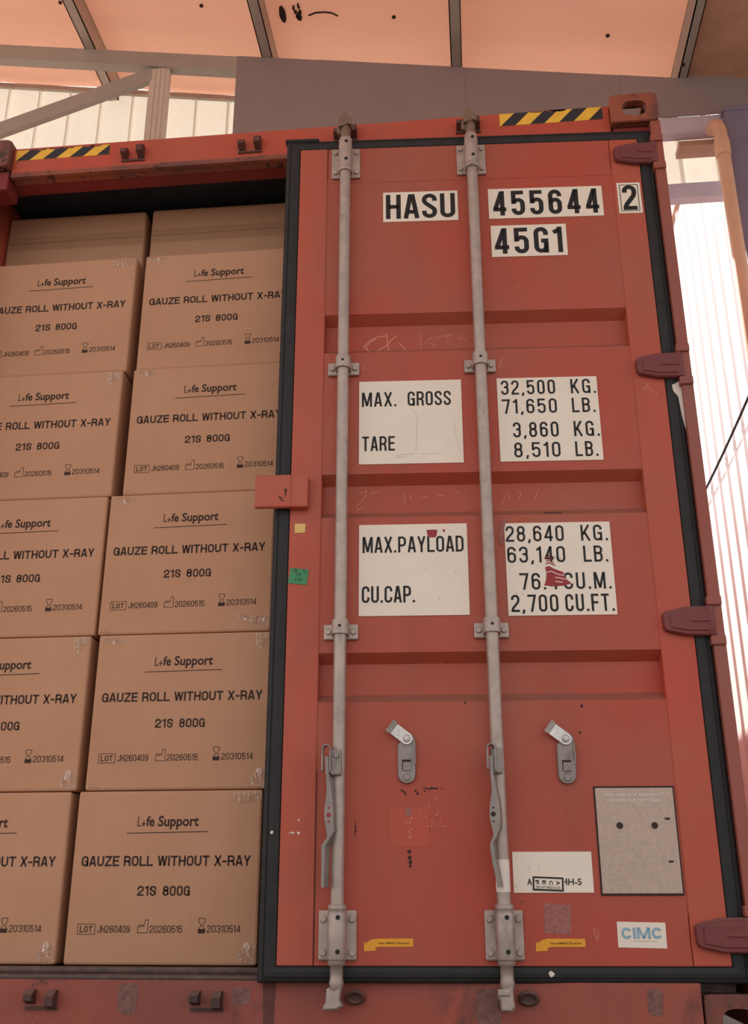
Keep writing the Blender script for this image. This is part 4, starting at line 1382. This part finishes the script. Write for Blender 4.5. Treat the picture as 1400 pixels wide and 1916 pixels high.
for pts in ([(-1.168, 1.236), (-1.166, 1.228)], [(-1.163, 1.235), (-1.158, 1.236), (-1.160, 1.232), (-1.158, 1.228), (-1.163, 1.227)], [(-1.152, 1.236), (-1.160, 1.222)],
            [(-1.158, 1.221), (-1.156, 1.217), (-1.152, 1.219), (-1.150, 1.223)], [(-1.149, 1.222), (-1.145, 1.220), (-1.148, 1.216), (-1.144, 1.216)],
            [(-1.142, 1.233), (-1.133, 1.232), (-1.137, 1.226)], [(-1.131, 1.229), (-1.127, 1.227), (-1.130, 1.222), (-1.134, 1.221)],
            [(-1.160, 1.208), (-1.160, 1.199)], [(-1.155, 1.208), (-1.151, 1.207), (-1.154, 1.202), (-1.151, 1.199)], [(-1.147, 1.206), (-1.143, 1.206), (-1.143, 1.200), (-1.147, 1.200), (-1.147, 1.206)]):
    mb.ribbon(pts, 0.0015, -0.0038, 1)
dp('paper_note', mb, ['paper_green', 'black'], label='green paper note with handwriting')

# ------------------------------------------------------------------ chalk writing, scratches and specks
RIB_Y = DEP + 0.0009
mb = MB()
def strokes(mb, L, y, t, ox=0, oz=0, mi=0):
    for pts in L:
        mb.ribbon([(ox + a, oz + b) for a, b in pts], t, y, mi)
strokes(mb, [[(-0.895, 2.030), (-0.918, 2.028), (-0.945, 2.014), (-0.963, 1.995), (-0.962, 1.986)],
             [(-0.925, 2.020), (-0.948, 2.006), (-0.958, 1.985), (-0.945, 1.972), (-0.920, 1.976), (-0.895, 1.992), (-0.875, 2.016), (-0.858, 2.030)],
             [(-0.892, 2.040), (-0.888, 2.000), (-0.884, 1.970)], [(-0.852, 2.002), (-0.838, 1.988), (-0.830, 1.974)]], RIB_Y, 0.0030)
strokes(mb, [[(-0.780, 2.034), (-0.782, 2.000), (-0.780, 1.976)], [(-0.745, 2.022), (-0.762, 2.008)], [(-0.770, 2.002), (-0.750, 1.998), (-0.735, 1.986)],
             [(-0.735, 2.014), (-0.712, 2.024), (-0.675, 2.028)], [(-0.699, 2.024), (-0.693, 1.992)], [(-0.655, 2.028), (-0.654, 2.010), (-0.640, 2.014), (-0.636, 2.004)],
             [(-0.658, 1.986), (-0.664, 1.980)]], RIB_Y, 0.0016)
strokes(mb, [[(-0.580 - 0.0, 2.020), (-0.572, 2.032)]], RIB_Y, 0.0018)
dps('chalk_writing', mb, 'chalk', label='pale scrawl in the upper door rib')
mb = MB()
strokes(mb, [[(-0.975, 1.486), (-0.955, 1.492), (-0.958, 1.476), (-0.970, 1.460), (-0.984, 1.444), (-0.980, 1.432), (-0.962, 1.440)], [(-0.945, 1.484), (-0.920, 1.490)],
             [(-0.88, 1.474), (-0.876, 1.473)], [(-0.845, 1.480), (-0.838, 1.470), (-0.842, 1.455)], [(-0.825, 1.476), (-0.818, 1.462)], [(-0.79, 1.468), (-0.77, 1.470)], [(-0.74, 1.474), (-0.72, 1.472)], [(-0.69, 1.478), (-0.675, 1.484)]], RIB_Y, 0.0018)
strokes(mb, [[(-0.548, 1.440), (-0.530, 1.484), (-0.522, 1.450)], [(-0.50, 1.482), (-0.488, 1.480), (-0.496, 1.458)], [(-0.452, 1.452), (-0.436, 1.488)], [(-0.37, 1.462), (-0.362, 1.468)]], RIB_Y, 0.0016)
dps('chalk_writing', mb, 'chalk', label='faint pale scrawl in the middle door rib')
mb = MB()
strokes(mb, [[(-0.955, 1.904), (-0.968, 1.900), (-0.968, 1.890), (-0.955, 1.888)], [(-0.528, 1.920), (-0.540, 1.884), (-0.526, 1.884)]], 0.0006, 0.0018)
strokes(mb, [[(-0.099, 1.816), (-0.086, 1.814)], [(-0.104, 1.796), (-0.090, 1.804), (-0.086, 1.812)], [(-0.098, 1.804), (-0.096, 1.790)], [(-0.086, 1.806), (-0.082, 1.790)], [(-0.078, 1.800), (-0.074, 1.782)], [(-0.066, 1.788), (-0.062, 1.778), (-0.070, 1.772)]], -0.0024, 0.0016)
dps('chalk_writing', mb, 'chalk')
mb = MB()
rnd = random.Random(11)
def speck(x, z, r_, y=0.0006, mi=0):
    n = 7
    mb.flat([(x + r_ * rnd.uniform(0.6, 1.2) * math.cos(2 * math.pi * k / n), z + r_ * rnd.uniform(0.6, 1.2) * math.sin(2 * math.pi * k / n)) for k in range(n)], y, mi)
for (x, z, r_) in [(-0.838, 0.437, 0.006), (-0.837, 0.425, 0.006), (-0.836, 0.416, 0.004), (-0.839, 0.452, 0.006), (-0.785, 0.612, 0.003), (-0.776, 0.616, 0.003), (-0.750, 0.612, 0.002), (-0.82, 0.607, 0.004), (-0.815, 0.600, 0.004), (-0.795, 0.606, 0.003), (-0.765, 0.613, 0.003), (-0.36, 0.83, 0.005), (-0.68, 0.842, 0.003), (-0.95, 0.305, 0.004), (-0.37, 0.758, 0.004), (-0.98, 0.505, 0.003), (-0.982, 0.515, 0.003), (-0.55, 0.326, 0.004), (-0.20, 0.321, 0.004)]:
    speck(x, z, r_)
mb.ribbon([(-0.86, 0.610), (-0.85, 0.605), (-0.846, 0.596)], 0.004, 0.0006)
mb.ribbon([(-0.80, 0.614), (-0.78, 0.612), (-0.76, 0.614)], 0.003, 0.0006)
mb.ribbon([(-0.982, 0.49), (-0.981, 0.53)], 0.002, 0.0006)
mb.ribbon([(-0.43, 1.398), (-0.40, 1.399), (-0.375, 1.397)], 0.003, 0.0006)
mb.ribbon([(-1.0875, 0.66), (-1.0875, 0.19)], 0.002, -0.0016)
dps('scratch', mb, 'scuff', label='dark scratches and chips')
mb = MB()
for _ in range(34):
    x, z = -0.775 + rnd.gauss(0, 0.022), 0.54 + rnd.gauss(0, 0.022)
    speck(x, z, rnd.uniform(0.0008, 0.0022))
for _ in range(14):
    speck(-0.838 + rnd.gauss(0, 0.004), 0.545 - rnd.uniform(0, 0.06), rnd.uniform(0.001, 0.0025))
mb_p = mb
mb = MB()
for (x, z, r_) in [(-1.132, 0.500, 0.0045), (-1.146, 0.500, 0.0032), (-1.152, 0.5005, 0.003), (-1.158, 0.5, 0.0018), (-1.133, 0.533, 0.003)]:
    speck(x, z, r_, -0.0026)
speck(-0.485, 0.158, 0.008, -0.0025)
speck(-1.205, 0.502, 0.005, -0.0035)
dps('paint_speck', mb, 'white_chip', label='white paint specks')
mb = mb_p
for _ in range(12):
    speck(rnd.uniform(-1.05, -0.2), rnd.uniform(0.35, 2.55), rnd.uniform(0.0012, 0.0025))
for _ in range(40):
    speck(-0.365 + rnd.gauss(0, 0.007), 0.25 + rnd.gauss(0, 0.010), rnd.uniform(0.0008, 0.0018), -0.0006)
dps('paint_speck', mb, 'chalk', label='pale paint specks')
dp('adhesive_patch', MB().flat(blot(-0.8395, 0.553, 0.010, 0.012, 0.2), 0.0004), 'residue', label='small pale blob of old glue')
dp('repaint_patch', MB().flat([(-0.89, 0.465), (-0.785, 0.465), (-0.785, 0.565), (-0.89, 0.565)], 0.0010), 'red_frame', label='rectangular repainted patch below the left handle catch')

# ================================================================== CARTONS
BW, BH, BD = 0.540, 0.460, 0.40
def carton_mesh(w_, h_, d_, r_=0.007):
    mb = MB()
    mb.rbox(-w_ / 2, w_ / 2, 0, d_, 0, h_, r_, 0, 2)
    return mb.mesh('body', 'card')
body_me = carton_mesh(BW, BH, BD)
top_me = carton_mesh(BW, 0.315, BD, 0.010)
# print, laid out on the carton front (origin bottom centre)
def brand_print():
    mb = MB()
    y = -0.0006
    words(mb, 'L', -0.089, -0.077, 0.362, 0.389, y, 0, -0.008, 0.05)
    mb.box(-0.0775, -0.0640, y - 0.0001, y + 0.0002, 0.3675, 0.3700)
    mb.box(-0.0720, -0.0695, y - 0.0001, y + 0.0002, 0.3615, 0.3765)
    words(mb, 'fe', -0.0635, -0.0395, 0.3615, 0.390, y, 0, 0.022, 0.05)
    words(mb, 'Support', -0.029, 0.089, 0.3525, 0.3905, y, 0, 0.022, 0.05)
    return mb.mesh('brand_print', 'boxprint')
def line_print():
    return MB().ribbon([(-0.118, 0.3435), (0.118, 0.3465)], 0.0022, -0.0006).mesh('rule_line', 'boxprint')
def name_print():
    mb = MB()
    letters(mb, 'GAUZE ROLL WITHOUT X-RAY', -0.243, 0.243, 0.2550, 0.2825, -0.0006, 0, 0.178, 0.71, 0.10)
    return mb.mesh('product_print', 'boxprint')
def size_print():
    mb = MB()
    letters(mb, '21S', -0.075, -0.0205, 0.1770, 0.2030, -0.0006, 0, 0.17, 0.62, 0.10)
    letters(mb, '800G', -0.0020, 0.075, 0.1770, 0.2030, -0.0006, 0, 0.17, 0.62, 0.10)
    return mb.mesh('size_print', 'boxprint')
def lot_print():
    mb = MB()
    y = -0.0006
    z = 0.082
    mb.ribbon([(-0.236, z - 0.004), (-0.187, z - 0.004), (-0.187, z + 0.022), (-0.236, z + 0.022)], 0.0015, y, 0, True)
    letters(mb, 'LOT', -0.230, -0.194, z + 0.001, z + 0.017, y, 0, 0.16, 0.66, 0.12)
    letters(mb, 'JH260409', -0.180, -0.088, z, z + 0.0185, y, 0, 0.115, 0.55, 0.12)
    # factory symbol
    mb.ribbon([(-0.066, z), (-0.066, z + 0.014), (-0.0615, z + 0.021), (-0.0615, z + 0.014), (-0.0555, z + 0.021), (-0.0555, z + 0.014), (-0.0495, z + 0.021), (-0.0485, z + 0.014), (-0.0455, z + 0.033), (-0.0375, z + 0.033), (-0.0375, z)], 0.0015, y, 0, True)
    letters(mb, '20260515', -0.032, 0.060, z, z + 0.0185, y, 0, 0.115, 0.55, 0.12)
    # hourglass symbol
    hx = 0.114
    mb.ribbon([(hx - 0.009, z + 0.037), (hx + 0.009, z + 0.037), (hx + 0.009, z + 0.030), (hx + 0.002, z + 0.019), (hx + 0.009, z + 0.009), (hx - 0.009, z + 0.009), (hx - 0.002, z + 0.019), (hx - 0.009, z + 0.030)], 0.0016, y, 0, True)
    mb.flat([(hx - 0.010, z - 0.001), (hx + 0.010, z - 0.001), (hx + 0.010, z + 0.009), (hx - 0.010, z + 0.009)], y)
    letters(mb, '20310514', 0.129, 0.222, z + 0.001, z + 0.0195, y, 0, 0.115, 0.55, 0.12)
    names = ['lot_print', 'made_date_print', 'expiry_date_print']
    return [(names[min(2, sum(min(v[0] for v in m_.v) > lim for lim in (-0.075, 0.09)))], m_.mesh('lot_print', 'boxprint')) for m_ in mb.pieces()]
PRINTS = [('brand_print', brand_print()), ('rule_line', line_print()), ('product_print', name_print()), ('size_print', size_print()), *lot_print()]

def tape_mesh(poly, seed):
    """crinkled film over a corner of the carton front: jagged fan with depth"""
    rnd = random.Random(seed)
    n = len(poly)
    cx = sum(p[0] for p in poly) / n
    cz = sum(p[1] for p in poly) / n
    rim = []
    for k in range(n):
        p, q = poly[k], poly[(k + 1) % n]
        for j in range(4):
            u = j / 4
            rim.append((p[0] + (q[0] - p[0]) * u, p[1] + (q[1] - p[1]) * u))
    m = len(rim)
    vs = [(cx, -0.0035, cz)] + [(cx + (x - cx) * 0.5, -0.0012 - rnd.uniform(0, 0.005), cz + (z - cz) * 0.5) for x, z in rim] + [(x, -0.0010 - rnd.uniform(0, 0.0012), z) for x, z in rim]
    fs = []
    for k in range(m):
        j = (k + 1) % m
        fs += [(0, 1 + j, 1 + k), (1 + k, 1 + j, 1 + m + j, 1 + m + k)]
    return MB().raw(vs, fs).mesh('tape', 'tape')
hb = BW / 2
TAPES = {
    'br': tape_mesh([(hb - 0.055, 0.030), (hb - 0.030, 0.060), (hb - 0.004, 0.056), (hb - 0.002, 0.006), (hb - 0.030, 0.004), (hb - 0.050, 0.014)], 1),
    'br_wide': tape_mesh([(hb - 0.110, 0.055), (hb - 0.05, 0.046), (hb - 0.002, 0.044), (hb - 0.002, 0.010), (hb - 0.05, 0.022), (hb - 0.095, 0.036)], 2),
    'tr': tape_mesh([(hb - 0.085, BH - 0.008), (hb - 0.002, BH - 0.004), (hb - 0.003, BH - 0.028), (hb - 0.04, BH - 0.036), (hb - 0.078, BH - 0.042)], 3),
    'tr_small': tape_mesh([(hb - 0.055, BH - 0.006), (hb - 0.003, BH - 0.006), (hb - 0.012, BH - 0.026), (hb - 0.035, BH - 0.055), (hb - 0.048, BH - 0.050)], 4),
    'tl': tape_mesh([(-hb + 0.003, BH - 0.006), (-hb + 0.07, BH - 0.008), (-hb + 0.085, BH - 0.024), (-hb + 0.06, BH - 0.034), (-hb + 0.025, BH - 0.022)], 5),
    'bl': tape_mesh([(-hb + 0.003, 0.006), (-hb + 0.005, 0.024), (-hb + 0.03, 0.018), (-hb + 0.05, 0.006)], 6),
}
FL = 0.166
rows = [  # bottom z, face depth, right-column left edge, left-column right edge, tapes right, tapes left
    (FL + 0.001, 0.140, 0.598, 0.574, ('br', 'tr'), ('br', 'tl')),
    (FL + 0.463, 0.140, 0.613, 0.587, ('br', 'tr_small', 'tl', 'bl'), ('br', 'tr_small')),
    (FL + 0.925, 0.143, 0.604, 0.594, ('br_wide', 'tl', 'bl'), ('tl',)),
    (FL + 1.387, 0.152, 0.638, 0.601, ('tl', 'bl'), ('tr_small',)),
    (FL + 1.849, 0.163, 0.640, 0.608, ('tl',), ('tr',)),
]
rown = ['bottom row', 'second row from the bottom', 'middle row', 'fourth row from the bottom', 'topmost printed row']
def carton(x, y, z, me, label, prints, tapes, group, rot=0.0):
    c = empty('carton', (x, y, z), label=label, cat='box', group=group)
    c.rotation_euler = (0, 0, rot)
    link(bpy.data.objects.new('body', me), parent=c)
    if prints:
        for nm, m_ in PRINTS:
            link(bpy.data.objects.new(nm, m_), parent=c)
    for t_ in tapes:
        link(bpy.data.objects.new('tape', TAPES[t_]), parent=c, label='crinkled clear tape')
    return c
GRP = 'printed gauze cartons stacked in the open container'
for k, (z, y, rx0, lx1, tr, tl) in enumerate(rows):
    carton(rx0 + BW / 2, y, z, body_me, 'brown printed carton, %s, stack beside the door' % rown[k], True, tr, GRP, random.uniform(-0.004, 0.004))
    carton(lx1 - BW / 2, y + 0.002, z, body_me, 'brown printed carton, %s, stack away from the door' % rown[k], True, tl, GRP, random.uniform(-0.004, 0.004))
# plain cartons on top, set back, flaps taped along a seam
tz = FL + 2.310
for x, lab in ((0.593 + BW / 2, 'plain unprinted carton on top of the stack beside the door, set back'), (0.569 - BW / 2, 'plain unprinted carton on top of the stack away from the door, set back')):
    c = carton(x, 0.315, tz, top_me, lab, False, (), 'plain cartons on top of the stacks', 0.006)
    mb = MB()
    mb.prism([(-BW / 2 + 0.004, 0.196), (BW / 2 - 0.004, 0.199), (BW / 2 - 0.004, 0.2005), (-BW / 2 + 0.004, 0.1975)], -0.0008, 0.001)
    mb.build('flap_seam', 'boxprint', c)
    mb = MB()
    vs, fs = [], []
    rnd = random.Random(int(x * 100))
    for i in range(25):
        xx = -BW / 2 + 0.004 + (BW - 0.008) * i / 24
        for j in range(4):
            vs.append((xx, -0.0012 - rnd.uniform(0, 0.0014), 0.165 + 0.06 * j / 3))
    for i in range(24):
        for j in range(3):
            a = 4 * i + j
            fs.append((a, a + 4, a + 5, a + 1))
    mb.raw(vs, fs)
    mb.build('tape', 'seam_tape', c, label='clear tape along the seam')
